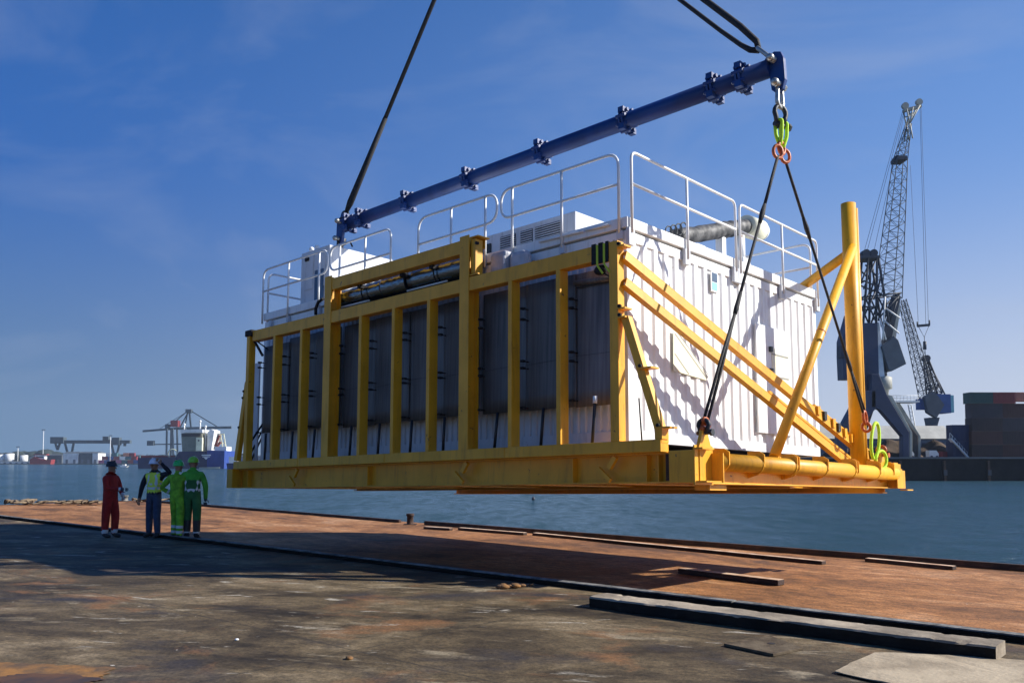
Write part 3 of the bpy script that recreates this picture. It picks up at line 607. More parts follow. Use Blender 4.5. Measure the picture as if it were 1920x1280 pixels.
# diagonal braces across the bright end wall
def diag(p, q, wd, h):
    s = LB(); d = Vector(q)-Vector(p); up = Vector((1, 0, 0)).cross(d).normalized()
    if up.z < 0: up = -up
    s.bar(p, q, .11, .012, up, off=(0, h/2)); s.bar(p, q, .016, h-.014, up, off=(.046, 0)); s.bar(p, q, .11, .012, up, off=(0, -h/2))
    return s.build('diagonal_brace', 'yellow', fr)
A1 = (.02, .12, 2.74); B1 = (.93, 7.05, -.14); A2 = (.02, .12, 2.34); B2 = (.93, 5.85, -.22)
diag(A1, B1, .11, .13); diag(A2, B2, .11, .12)
va = Vector(B1)-Vector(A1)
for t in (.705, .735, .775, .80, .83, .862, .90, .96):
    p = Vector(A1)+va*t; s = LB(); s.box((p.x-.07, p.y-.05, p.z-.03), (p.x+.085, p.y+.05, p.z+.13)); s.build('stop_block', 'yellow' if t not in (.735, .80, .90, .96) else 'dark_steel', fr)
dn = va.normalized()
s = LB(); s.bar(Vector(A1)+va*.70+Vector((0.0, 0, .13)), Vector(A1)+va*.985+Vector((0.0, 0, .13)), .05, .05, (0, 0, 1)); s.build('guide_rail', 'yellow', fr)
vb = Vector(B2)-Vector(A2)
s = LB(); s.bar(Vector(A2)+vb*.58+Vector((.02, 0, .12)), Vector(A2)+vb*.99+Vector((.02, 0, .12)), .05, .04, (0, 0, 1)); s.build('guide_rail', 'yellow', fr)
# column and struts
s = LB(); s.tube([(.90, 6.27, -.24), (.90, 6.27, 4.86)], .138, 24); s.build('column', 'yellow', fr)
s = LB(); s.tube([(1.00, 6.345, -.24), (1.00, 6.345, 4.76)], .05, 12); s.build('column', 'yellow', fr)
s = LB(); s.tube([(.90, 6.27, 4.861), (.90, 6.27, 4.875)], .10, 16); s.build('column_cap', 'rust_dark', fr)
s = LB(); s.tube([(.98, 6.22, 3.98), (.98, 2.76, -.16)], .085, 16); s.build('strut', 'yellow', fr)
s = LB(); mid = Vector((.98, 6.22, 3.98)).lerp(Vector((.98, 2.76, -.16)), .455); dd = (Vector((.98, 2.76, -.16))-Vector((.98, 6.22, 3.98))).normalized()
s.tube([mid-dd*.012, mid+dd*.012], .089, 16); s.build('weld_seam', 'orange', fr)
s = LB(); s.tube([(.85, 6.32, 3.90), (-1.45, 7.75, 3.40)], .09, 14); s.build('strut', 'yellow', fr)
s = LB(); s.box((.80, 2.60, -.235), (1.13, 2.95, -.16)); s.build('strut_foot', 'yellow', fr)

# ================================================================ white equipment module
md = thing('equipment_module', 'white corrugated container module with roof railings standing in the yellow lifting frame', 'container', L((-5.6, 4, .04)))
CXL, CXR, CY0, CY1, ZB, ZR = -10.94, -.33, .69, 7.40, .047, 3.55
def corrugated(name, p0, p1, z0, z1, out, pitch, depth, m='white'):
    p0 = Vector(p0); p1 = Vector(p1); d = (p1-p0); ln = d.length; d.normalize(); out = Vector(out); n = max(1, round(ln/pitch)); pt = ln/n
    prof = []
    for i in range(n):
        b = i*pt
        prof += [(b, 0), (b+pt*.34, 0), (b+pt*.46, -depth), (b+pt*.86, -depth), (b+pt*.985, 0)]
    prof.append((ln, 0)); s = LB(); bm = s.bm; lo = []; hi = []; lo2 = []; hi2 = []
    for (a, o) in prof:
        q = p0+d*a+out*o; lo.append(s._v((q.x, q.y, z0))); hi.append(s._v((q.x, q.y, z1)))
        q2 = p0+d*a-out*(depth+.02); lo2.append(s._v((q2.x, q2.y, z0))); hi2.append(s._v((q2.x, q2.y, z1)))
    for i in range(len(prof)-1):
        bm.faces.new((lo[i], lo[i+1], hi[i+1], hi[i])); bm.faces.new((lo2[i], hi2[i], hi2[i+1], lo2[i+1])); bm.faces.new((hi[i], hi[i+1], hi2[i+1], hi2[i])); bm.faces.new((lo[i], lo2[i], lo2[i+1], lo[i+1]))
    bm.faces.new((lo[0], hi[0], hi2[0], lo2[0])); bm.faces.new((lo[-1], lo2[-1], hi2[-1], hi[-1]))
    return s.build(name, m, md)
corrugated('end_wall', (CXR-.012, CY0+.16, 0), (CXR-.012, CY1-.17, 0), ZB+.17, 3.18, (1, 0, 0), .305, .032)
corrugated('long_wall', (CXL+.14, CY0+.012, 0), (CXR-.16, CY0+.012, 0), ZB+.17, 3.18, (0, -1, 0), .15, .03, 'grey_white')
corrugated('long_wall', (CXL+.14, CY1-.012, 0), (CXR-.16, CY1-.012, 0), ZB+.17, 3.18, (0, 1, 0), .30, .04)
corrugated('end_wall', (CXL+.012, CY0+.16, 0), (CXL+.012, CY1-.17, 0), ZB+.17, 3.18, (-1, 0, 0), .30, .04)
s = LB()
for x0, x1 in ((CXL, CXL+.139), (CXR-.159, CXR)):
    for y0, y1 in ((CY0, CY0+.159), (CY1-.169, CY1)):
        s = LB(); s.box((x0, y0, ZB), (x1, y1, 3.181)); s.build('corner_post', 'white', md, bevel=.006)
s = LB(); s.box((CXR-.10, CY0+.16, ZB), (CXR+.0, CY1-.17, ZB+.169)); s.build('bottom_rail', 'white', md, bevel=.005)
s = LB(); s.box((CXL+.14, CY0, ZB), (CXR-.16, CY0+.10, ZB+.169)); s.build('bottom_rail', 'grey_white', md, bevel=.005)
s = LB(); s.box((CXL+.14, CY1-.1, ZB), (CXR-.16, CY1, ZB+.169)); s.build('bottom_rail', 'white', md)
s = LB(); s.box((CXL+.01, CY0+.01, 3.182), (CXR-.01, CY1-.01, 3.34)); s.build('top_rail', 'white', md, bevel=.005)
s = LB(); s.box((CXL+.05, CY0+.05, 3.341), (CXR-.05, CY1-.05, 3.375)); s.build('shadow_gap', 'line_grey', md)
s = LB(); s.box((CXL-.02, CY0-.02, 3.376), (CXR+.03, CY1+.02, ZR)); s.build('roof', 'white', md, bevel=.012)
s = LB(); s.box((CXL+.2, CY0+.2, ZB+.002), (CXR-.2, CY1-.2, ZB+.12)); s.build('floor', 'dark_steel', md)
s = LB(); s.box((-11.24, .60, .05), (-10.96, .64, 2.36)); s.build('side_shield', 'grey_white', md)
for i in range(6):
    pass
# markings and doors on bright wall
X0 = CXR+.002
s = LB(); s.prism([(X0, 1.93, 1.26), (X0, 1.95, 1.93), (X0, 2.05, 1.93), (X0, 3.02, 1.27), (X0, 2.95, 1.20), (X0, 2.60, 1.22)], (.004, 0, 0)); s.build('warning_panel', 'cream', md)
s = LB()
for (a, b) in (((2.0, 1.88), (2.96, 1.24)), ((2.10, 1.90), (3.02, 1.30)), ((1.98, 1.55), (2.40, 1.25))): s.bar((X0+.006, a[0], a[1]), (X0+.006, b[0], b[1]), .014, .004, (1, 0, 0))
s.build('panel_stripe', 'line_grey', md)
s = LB(); s.box((X0, 4.72, .40), (X0+.03, 6.10, 2.46)); s.build('door_panel', 'white', md, bevel=.006)
s = LB(); s.box((X0+.031, 5.30, 1.30), (X0+.036, 6.02, 2.06)); s.build('notice_board', 'cream', md)
s = LB(); s.box((X0+.037, 5.30, 1.93), (X0+.045, 5.98, 1.955)); s.box((X0+.037, 5.30, 1.50), (X0+.045, 5.98, 1.525)); s.build('panel_stripe', 'line_grey', md)
for z in (2.02, 1.60):
    s = LB(); s.box((X0+.031, 5.20, z-.05), (X0+.08, 5.28, z+.05)); s.build('hinge', 'dark_steel', md)
s = LB(); s.box((X0-.003, 3.17, 2.80), (X0+.012, 3.40, 3.16)); s.build('label_frame', 'white', md)
s = LB(); s.box((X0+.013, 3.20, 2.98), (X0+.017, 3.37, 3.14)); s.build('label_plate', 'label', md)
s = LB(); s.box((X0+.013, 3.20, 2.83), (X0+.017, 3.37, 2.965)); s.build('label_plate', 'label_blue', md)
# railings
def round_rail(pts, r, rad):
    out = [Vector(pts[0])]
    for i in range(1, len(pts)-1):
        p = Vector(pts[i]); a = (Vector(pts[i-1])-p); b = (Vector(pts[i+1])-p); k = min(rad, a.length*.49, b.length*.49); a.normalize(); b.normalize()
        A = p+a*k; B = p+b*k
        for j in range(7):
            t = j/6; out.append(A*(1-t)**2+p*2*t*(1-t)+B*t*t)
    out.append(Vector(pts[-1])); return out
def railing(segs, posts, name='railing'):
    s = LB()
    for (pts, rad) in segs: s.tube(round_rail(pts, .024, rad), .024, 8)
    for p, q in posts: s.tube([p, q], .024, 8)
    return s.build(name, 'rail', md)
ZT, ZM, ZP = 4.60, 4.08, 3.30; yf = CY0-.055; xr = CXR+.065
def fpost(x, top=ZT): return ((x, yf, ZP), (x, yf, top))
railing([([(-10.95, yf, ZP), (-10.95, yf, ZT), (-8.30, yf, ZT), (-8.30, yf, ZM), (-10.95, yf, ZM)], .22)], [fpost(-9.85), fpost(-8.62)])
railing([([(-6.10, yf, ZP), (-6.10, yf, ZT), (-8.20, yf, ZT), (-8.20, yf, ZM), (-6.10, yf, ZM)], .2)], [fpost(-7.85), fpost(-6.95)])
railing([([(-5.25, yf, ZP), (-5.25, yf, ZT), (-3.10, yf, ZT), (-3.10, yf, ZM), (-5.25, yf, ZM)], .26)], [fpost(-4.31), fpost(-3.40)])
railing([([(-.43, yf, ZP), (-.43, yf, ZT), (-3.00, yf, ZT), (-3.00, yf, ZM), (-.43, yf, ZM)], .24)], [fpost(-2.73), fpost(-1.60)])
railing([([(xr, .75, ZP), (xr, .75, ZT), (xr, 3.98, ZT), (xr, 3.98, ZP)], .13), ([(xr, .75, ZM), (xr, 3.98, ZM)], .1)], [((xr, 2.35, ZP-.1), (xr, 2.35, ZT))])
railing([([(xr, 4.14, ZP), (xr, 4.14, ZT), (xr, 7.40, ZT), (xr, 7.40, ZP-.1)], .13), ([(xr, 4.14, ZM), (xr, 7.40, ZM)], .1)], [((xr, 5.82, ZP-.1), (xr, 5.82, ZT))])
railing([([(CXR-.1, CY1+.05, ZP), (CXR-.1, CY1+.05, ZT), (-5.5, CY1+.05, ZT), (-5.5, CY1+.05, ZP)], .2), ([(CXR-.1, CY1+.05, ZM), (-5.5, CY1+.05, ZM)], .1)], [((x, CY1+.05, ZP), (x, CY1+.05, ZT)) for x in (-1.9, -3.7)])
railing([([(-5.7, CY1+.05, ZP), (-5.7, CY1+.05, ZT), (-10.9, CY1+.05, ZT), (-10.9, CY1+.05, ZP)], .2), ([(-5.7, CY1+.05, ZM), (-10.9, CY1+.05, ZM)], .1)], [((x, CY1+.05, ZP), (x, CY1+.05, ZT)) for x in (-7.5, -9.2)])
railing([([(-11.0, .80, ZP), (-11.0, .80, ZT-.03), (-11.0, 3.2, ZT-.03), (-11.0, 3.2, ZP)], .2), ([(-11.0, .8, ZM), (-11.0, 3.2, ZM)], .1)], [((-11.0, 2.0, ZP), (-11.0, 2.0, ZT))])
# post clamps on end wall
for y in (.75, 2.35, 3.98, 4.14, 5.82, 7.40):
    s = LB(); s.box((CXR+.002, y-.075, 3.10), (CXR+.065, y+.075, 3.368)); s.build('post_bracket', 'grey_white', md)
for x in (-10.6, -9.85, -8.62, -2.73, -1.60, -.43, -6.1):
    s = LB(); s.box((x-.05, CY0-.06, 3.20), (x+.05, CY0-.001, 3.33)); s.build('post_bracket', 'grey_white', md)
# roof strip lights
s = LB(); s.tube([(-2.1, CY0-.05, 3.50), (-1.15, CY0-.05, 3.48)], .022, 8); s.tube([(-1.10, CY0-.05, 3.48), (-.62, CY0-.05, 3.475)], .022, 8); s.build('white_conduit', 'white', md)
# cabinets on the roof
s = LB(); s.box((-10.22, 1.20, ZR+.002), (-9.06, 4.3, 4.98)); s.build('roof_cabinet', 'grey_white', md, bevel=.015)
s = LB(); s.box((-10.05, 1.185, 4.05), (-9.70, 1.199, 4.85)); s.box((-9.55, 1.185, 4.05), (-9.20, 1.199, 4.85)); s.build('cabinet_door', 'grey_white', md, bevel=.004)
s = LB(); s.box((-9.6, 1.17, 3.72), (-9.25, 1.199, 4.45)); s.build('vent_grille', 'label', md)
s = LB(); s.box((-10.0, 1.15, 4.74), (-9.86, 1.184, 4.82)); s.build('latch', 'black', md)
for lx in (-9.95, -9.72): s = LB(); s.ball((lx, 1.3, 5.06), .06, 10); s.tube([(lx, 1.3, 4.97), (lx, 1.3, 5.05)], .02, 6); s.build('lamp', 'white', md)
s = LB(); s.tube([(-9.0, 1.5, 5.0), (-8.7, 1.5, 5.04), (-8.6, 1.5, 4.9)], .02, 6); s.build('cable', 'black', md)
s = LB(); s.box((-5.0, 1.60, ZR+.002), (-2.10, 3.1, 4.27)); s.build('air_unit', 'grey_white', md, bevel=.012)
for a, b in ((-3.95, -3.55), (-3.42, -3.12), (-3.05, -2.42)):
    s = LB(); s.box((a, 1.588, 3.86), (b, 1.599, 4.17))
    s.build('louvre_recess', 'dark_steel', md)
    s = LB()
    for k in range(7): s.bar((a, 1.575, 3.885+k*.043), (b, 1.575, 3.885+k*.043), .012, .022, (0, 1, 1))
    s.build('louvre_slats', 'grey_white', md)
s = LB(); s.box((-4.9, 1.57, 3.70), (-4.2, 1.599, 4.1)); s.build('vent_grille', 'dark_steel', md)
s = LB(); s.box((-3.02, .36, 3.02), (-2.62, .60, 3.42)); s.build('wrapped_box', 'plastic', md, bevel=.07)
s = LB(); s.box((-2.58, .38, 3.00), (-2.20, .60, 3.36)); s.build('wrapped_box', 'plastic', md, bevel=.09)
s = LB(); s.box((-2.66, .34, 3.16), (-2.62, .35, 3.30)); s.build('reflector', 'white', md)
# wrapped exhaust
s = LB(); n = 22; a = Vector((-1.6, 4.05, 4.22)); b = Vector((-1.6, 6.83, 5.08))
s.tube([a.lerp(b, i/n) for i in range(n+1)], [.165+.03*noise.noise(Vector((i*.9, 2, 1))) for i in range(n+1)], 16); s.build('wrapped_exhaust', 'heat_wrap', md)
s = LB(); s.box((-1.75, 4.6, 3.9), (-1.45, 4.9, 4.2)); s.box((-1.7, 3.98, ZR+.002), (-1.5, 4.1, 4.15)); s.box((-1.68, 5.7, ZR+.002), (-1.52, 5.85, 4.60)); s.build('exhaust_support', 'white', md)
s = LB(); s.tube([(-1.6, 6.85, 5.10), (-1.6, 7.45, 5.13)], .24, 24); s.build('exhaust_hood', 'cream', md)
s = LB(); s.tube([(-1.6, 7.46, 5.13), (-1.6, 7.60, 5.135)], [.24, .19], 24); s.build('hood_cap', 'white', md)
s = LB(); s.tube([(-1.6, 6.6, 4.3), (-1.6, 6.6, 4.82)], .10, 12); s.box((-1.75, 6.45, ZR+.002), (-1.45, 6.75, 4.3)); s.build('exhaust_support', 'white', md)
s = LB()
for k in range(4): s.tube(ring_pts((-1.55+.06*k, 3.75+.08*k, 4.25+.03*k), .12, (0, 1, 0), (0, .2, 1), 12), .014, 6, closed=True)
s.ball((-1.5, 3.6, 4.12), .10, 9); s.build('valve_group', 'dark_steel', md)
s = LB(); hp_ = lp(592, 590, 1, .5); s.tube([hp_, lp(592, 578, 1, .5), lp(597, 566, 1, .5), lp(606, 560, 1, .5)], .035, 8); s.build('cable', 'black', md)
s = LB(); s.ball((-2.2, .62, 3.12), .07, 8); s.ball((-2.1, .62, 3.13), .05, 8); s.build('valve_group', 'orange', md)
# cable along the far top: small roof boxes
s = LB(); s.box((-1.2, 5.2, ZR+.002), (-.7, 5.6, 3.75)); s.build('roof_box', 'label', md)

# ================================================================ rigging
SY = 3.15     # depth line of the spreader
rgt = lp(1463, 275, 0, 1.25); SY = rgt.y
endR = lp(1456, 124, 1, SY); endL = lp(640, 424, 1, SY)
sp = thing('spreader_bar', 'long dark blue tubular spreader bar with bolted flanges above the container', 'spreader bar', L(endL))
ex = (endR-endL).normalized()
s = LB(); s.tube([endL+ex*.25, endR-ex*.1], .152, 24); s.build('tube', 'blue', sp)
def at_u(u):
    # parameter along bar whose projection lies at u
    lo, hi = 0.0, (endR-endL).length
    for _ in range(40):
        m_ = (lo+hi)/2; q = L(endL+ex*m_)-CAMP; q = Matrix.Rotation(-PITCH, 3, 'X') @ q
        uu = CX+F*q.x/q.y
        if uu < u: lo = m_
        else: hi = m_
    return endL+ex*lo
uz = Vector((0, 0, 1)); uy = Vector((0, 1, 0))
for u, single in ((1394, 0), (1341, 0), (1176, 0), (1017, 0), (881, 0), (766, 0), (680, 0), (655, 1)):
    c = at_u(u); s = LB()
    for o_ in ((-.045, .02) if not single else (0,)):
        s.tube([c+ex*(o_-.02), c+ex*(o_+.02)], .215, 24, smooth=False)
    s.build('coupling_flange', 'blue', sp)
    s = LB()
    for k in range(8):
        a = 2*math.pi*k/8+.2; v = uz*math.cos(a)+uy*math.sin(a); s.tube([c+v*.20-ex*.11, c+v*.20+ex*.10], .036, 7, smooth=False)
    for a in (.6, 2.4, 3.9, 5.5):
        v = uz*math.cos(a)+uy*math.sin(a); s.box(c+v*.23-Vector((.06, .05, .05)), c+v*.23+Vector((.06, .05, .05)))
    s.build('bolt_ring', 'blue', sp)
    s = LB()
    for k in (0, 3, 5): a = 2*math.pi*k/8+.2; v = uz*math.cos(a)+uy*math.sin(a); s.tube([c+v*.20-ex*.125, c+v*.20-ex*.111], .022, 6)
    s.build('bolt_heads', 'steel', sp)
def lug(e, sgn, name='end_lug'):
    s = LB()
    pts = []
    for (dx, dz) in ((-.30, .10), (-.20, .24), (-.02, .30), (.12, .25), (.18, .10), (.20, -.30), (.14, -.46), (.0, -.50), (-.10, -.42), (-.14, -.12)): pts.append(e+ex*sgn*dx*.8+uz*dz*(.8 if dz > 0 else .95)+uy*-.045)
    s.prism(pts, (0, .09, 0)); s.build(name, 'blue', sp, bevel=.01)
lug(endR, 1); lug(endL, -1)
for e, sgn in ((endR, 1), (endL, -1)):
    for (dx, dz) in ((-.03, .10), (.04, -.34)):
        c = e+ex*sgn*dx+uz*dz; s = LB(); s.tube([c-uy*.16, c+uy*.14], .055, 14); s.ball(c-uy*.16, .066, 12); s.build('pin', 'steel', sp)
def shackle(name, label, bow, pinc, wdir, r, wid, m, group=None, mp='steel'):
    # bow point (far end of bow), pin centre, direction of pin
    bow = Vector(bow); pinc = Vector(pinc); wv = Vector(wdir).normalized(); ax = (bow-pinc); ln = ax.length; ax.normalize()
    t_ = thing(name, label, 'shackle', L(pinc), group); s = LB(); P = [pinc-wv*wid*.62]
    P += [pinc-wv*wid*.75+ax*ln*.4]
    c = pinc+ax*(ln-wid*.95)
    for k in range(9): a = math.pi-math.pi*k/8; P.append(c+wv*math.cos(a)*wid*.95+ax*math.sin(a)*wid*.95)
    P += [pinc+wv*wid*.75+ax*ln*.4, pinc+wv*wid*.62]
    s.tube(P, r, 10); s.build('bow', m, t_)
    s = LB(); s.tube([pinc-wv*(wid*.62+r*1.6), pinc+wv*(wid*.62+r*1.9)], r*.95, 10); s.build('pin', mp, t_)
    s = LB(); s.tube([pinc+wv*(wid*.62+r*1.9), pinc+wv*(wid*.62+r*3)], r*1.7, 6, smooth=False); s.build('nut', mp, t_)
    s = LB(); s.tube([pinc-wv*(wid*.62+r*.1), pinc-wv*(wid*.62-r*.7)], r*1.7, 12); s.build('nut', mp, t_)
    return t_
apex = lp(930, -278, 1, SY)
print('DZ', (endR+uz*-.34).z-rgt.z); aR = endR-ex*.03+uz*.10; aL = endL+ex*.03+uz*.10
dR = (apex-aR).normalized(); dL = (apex-aL).normalized()
# right upper shackle + doubled sling
s1 = aR+dR*.42
shackle('bow_shackle', 'silver shackle joining the double black sling to the right spreader end', s1, aR, uy, .036, .10, 'steel', 'spreader shackles')
pv = (uz-dR*uz.dot(dR)).normalized()
t_ = thing('lifting_sling', 'thick doubled black sling rising up left from the right spreader end', 'sling', L(s1), 'upper slings')
s = LB(); s.tube([s1-uy*.0+dR*-.03-pv*.02, s1+pv*.07+dR*.12, s1+pv*.105+dR*.6, s1+pv*.11+dR*3, apex+pv*.05], [.05, .052, .055, .055, .05], 12); s.build('sling_leg', 'rope', t_)
s = LB(); s.tube([s1+dR*-.03-pv*.02, s1-pv*.09+dR*.12, s1-pv*.115+dR*.35, s1-pv*.13+dR*.9, s1-pv*.13+dR*3, apex-pv*.05], [.05, .05, .042, .038, .038, .036], 12); s.build('sling_leg', 'rope', t_)
s2 = aL+dL*.30
shackle('bow_shackle', 'small dark shackle at the left end of the spreader bar', s2, aL, uy, .034, .09, 'dark_steel', None, 'dark_steel')
t_ = thing('lifting_sling', 'single black sling rising up right from the left spreader end', 'sling', L(s2), 'upper slings')
s = LB(); pvL = (ex-dL*ex.dot(dL)).normalized()
s.tube([s2, s2+pvL*.05+dL*.25, s2+dL*2.55+pvL*.02], [.05, .06, .05], 10); s.tube([s2, s2-pvL*.05+dL*.25, s2+dL*2.55-pvL*.02], [.05, .055, .045], 10); s.build('sling_sleeve', 'rope', t_)
s = LB(); s.tube([s2+dL*2.5, apex], .050, 10); s.build('sling_leg', 'rope', t_)
# crane hook block above
t_ = thing('crane_hook', 'crane hook block above the picture holding the two upper slings', 'hook', L(apex))
s = LB(); s.tube(ring_pts(apex+uz*.1, .25, ex, uz, 16)[:13], .09, 12); s.box(apex+Vector((-.25, -.2, .5)), apex+Vector((.25, .2, 1.3))); s.tube([apex+uz*.3, apex+uz*.6], .1, 12); s.build('hook_body', 'dark_steel', t_)
# right lower chain
z1 = endR+ex*.04-uz*.34
shk = lp(1459, 205, 0, rgt.x); q2 = lp(1455, 236, 0, rgt.x)
DZ = z1.z-rgt.z; low1 = z1-uz*DZ*.37
shackle('bow_shackle', 'long silver shackle hanging under the right spreader lug', low1, z1, uy, .036, .10, 'steel', 'spreader shackles')
pin2 = z1-uz*DZ*.66
shackle('bow_shackle', 'big dark bow shackle between the silver shackle and lime slings', low1+uz*.03, pin2, Vector((0.25, 1, 0)), .040, .14, 'dark_steel', None, 'dark_steel')
rg = z1-uz*DZ
t_ = thing('round_sling', 'short neon lime sling loop under the dark bow shackle', 'sling', L(rg), 'neon round slings')
s = LB()
for o_ in (-.075, .10):
    c = uy*o_; s.tube(round_rail([pin2+c+uz*.05-ex*.06, pin2+c-ex*.05-uz*DZ*.17, rg+c*.6-uz*.01, pin2+c+ex*.05-uz*DZ*.17, pin2+c+uz*.05+ex*.06, pin2+c+uz*.07, pin2+c+uz*.05-ex*.06], .03, .05), .032, 8)
s.build('webbing_loop', 'neon', t_)
t_ = thing('master_link', 'orange link assembly where the two right sling legs meet', 'link', L(rg))
s = LB(); s.tube(ring_pts(rg-uz*.03, .10, uy, uz, 14), .030, 8, closed=True); s.build('ring', 'orange', t_)
for o_ in (-.13, .13):
    s = LB(); s.tube(ring_pts(rg+uy*o_-uz*.13, .085, (uy*.8+ex*.4).normalized(), uz, 14, 1, 1.25), .028, 8, closed=True); s.build('coupling_link', 'orange', t_)
# sling legs right
def leg(name, label, a, b, double_from, group, hook_label):
    a = Vector(a); b = Vector(b); d = (b-a); ln = d.length; d.normalize(); sdv = (uy-d*uy.dot(d)).normalized()
    t_ = thing(name, label, 'sling', L(a), group)
    s = LB(); s.tube([a, a+d*ln*.21], .026, 8); s.tube([a+d*ln*.21, a+d*ln*.25, a+d*ln*.29], [.028, .044, .028], 8); s.tube([a+d*ln*.29, a+d*ln*double_from], .024, 8); s.build('wire_leg', 'rope', t_)
    s = LB(); m_ = a+d*ln*double_from
    s.tube([m_-d*.3, m_, m_+d*.1], [.028, .038, .03], 8)
    s.tube([m_, m_+d*(ln*(1-double_from))*.5+sdv*.035, b+sdv*.045], .022, 8); s.tube([m_, m_+d*(ln*(1-double_from))*.5-sdv*.035, b-sdv*.045], .022, 8); s.build('wire_eye', 'rope', t_)
    return d, sdv
nearp = Vector((1.25, .22, .07)); farp = Vector((1.25, 6.50, .0))
hk1 = lp(1324, 785, 0, 1.26); hk2 = lp(1620, 772, 0, 1.30)
leg('sling_leg', 'black wire sling leg running down to the near right corner of the frame', rg-uy*.13-uz*.2, hk1, .62, 'wire sling legs', '')
leg('sling_leg', 'black wire sling leg crossing the tall yellow column to the far corner', rg+uy*.13-uz*.2, hk2, .80, 'wire sling legs', '')
def links(name, label, pts, r, m, group=None):
    t_ = thing(name, label, 'chain links', L(pts[0]), group)
    for i in range(len(pts)-1):
        a, b = Vector(pts[i]), Vector(pts[i+1]); c = (a+b)/2; d = (b-a); ln = d.length; d.normalize()
        n1 = uy if i % 2 == 0 else ex; n1 = (n1-d*n1.dot(d)).normalized()
        s = LB(); s.tube(ring_pts(c, 1, d, n1, 14, ln*.56, r*2.6), r, 8, closed=True); s.build('link', m if i % 2 == 0 else 'orange', t_)
e1 = nearp+Vector((0, 0, .0))
links('hook_chain', 'orange and steel hook links above the near right pad eye', [hk1, hk1.lerp(e1, .35), hk1.lerp(e1, .70), e1+Vector((0, 0, .02))], .026, 'orange', 'hook links')
shackle('bow_shackle', 'steel shackle pinned through the near right pad eye', e1+Vector((0, 0, .18)), e1, ex, .03, .085, 'dark_steel', None, 'dark_steel')
links('hook_chain', 'orange hook link in front of the tall yellow column', [hk2, hk2+Vector((0, .06, -.20)), hk2+Vector((0, .10, -.34))], .028, 'orange', 'hook links')
t_ = thing('round_sling', 'neon lime round sling looped at the far right corner of the frame', 'sling', L(farp), 'neon round slings')
top = hk2+Vector((0, .11, -.36)); 
ca = lp(1641, 826, 0, 1.30)
s = LB(); s.tube(ring_pts(ca, 1, (0, .27, -.12), (0, .12, .33), 20, .62, 1.0), .030, 9, closed=True); s.build('webbing_loop', 'neon', t_)
cb = lp(1652, 862, 0, 1.36)
s = LB(); s.tube(ring_pts(cb, .17, (0.2, .98, 0), (0, .1, 1), 18), .030, 9, closed=True); s.build('webbing_loop', 'neon', t_)
shackle('bow_shackle', 'orange shackle pinned through the far right pad eye', farp+Vector((0, 0, .16)), farp-Vector((0, 0, .01)), ex, .03, .085, 'orange', None, 'orange')
# left lower rigging
zl = endL-ex*.04-uz*.34; lw = zl-uz*.40
shackle('bow_shackle', 'small dark shackle under the left spreader lug above the roof cabinet', lw, zl, uy, .034, .09, 'dark_steel', None, 'dark_steel')
rl = lw-uz*.55
t_ = thing('round_sling', 'short lime sling under the left spreader lug, behind the roof cabinet', 'sling', L(rl), 'neon round slings')
s = LB(); s.tube([lw+uz*.05, rl-uy*.05, rl-uz*.03, rl+uy*.05], .03, 8, closed=True); s.build('webbing_loop', 'neon', t_)
leg('sling_leg', 'black wire sling leg hidden behind the module, down to the left near corner', rl-uz*.02-uy*.05, (-11.08, .50, .07), .7, 'wire sling legs', '')
leg('sling_leg', 'black wire sling leg hidden behind the module, down to the left far corner', rl-uz*.02+uy*.05, (-11.08, 6.5, .07), .7, 'wire sling legs', '')

# ================================================================ far background
def bm_mat(n, c, rough=0.6, var=.25, vs=.3): M[n] = mat(n, c, rough, var=var, vscale=vs)
bm_mat('crane_navy', (0.022, 0.035, 0.085), .45); bm_mat('crane_grey', (0.09, 0.11, 0.13)); bm_mat('crane_cream', (0.46, 0.45, 0.38)); bm_mat('crane_dark', (0.040, 0.048, 0.068)); bm_mat('crane_white', (0.85, 0.85, 0.83))
bm_mat('shed_white', (0.60, 0.58, 0.50)); bm_mat('shed_wall', (0.16, 0.19, 0.23)); bm_mat('scrap', (0.11, 0.062, 0.026), .9, .6, .35); bm_mat('quay_wall', (0.009, 0.008, 0.009), .9, .5, .4)
bm_mat('box_green', (0.03, 0.085, 0.075)); bm_mat('box_red', (0.26, 0.04, 0.035)); bm_mat('box_salmon', (0.70, 0.27, 0.17)); bm_mat('box_grey', (0.060, 0.045, 0.050)); bm_mat('box_brown', (0.050, 0.026, 0.024)); bm_mat('crane_brown', (0.055, 0.045, 0.042)); bm_mat('olive_grey', (0.26, 0.26, 0.20)); bm_mat('box_rust', (0.085, 0.030, 0.022)); bm_mat('box_navy', (0.012, 0.025, 0.09))
bm_mat('hull_blue', (0.02, 0.06, 0.30)); bm_mat('hull_dark', (0.016, 0.022, 0.085)); bm_mat('boot_red', (0.30, 0.07, 0.04)); bm_mat('ship_cream', (0.85, 0.84, 0.60)); bm_mat('pink', (0.45, 0.10, 0.22)); bm_mat('teal', (0.05, 0.15, 0.17)); bm_mat('far_tree', (0.03, 0.045, 0.035)); bm_mat('far_land', (0.10, 0.10, 0.09)); bm_mat('tug_red', (0.28, 0.035, 0.04)); bm_mat('crane_steel', (0.07, 0.10, 0.12)); bm_mat('sky_blue', (0.03, 0.10, 0.32)); bm_mat('cyan', (0.25, 0.60, 0.65))
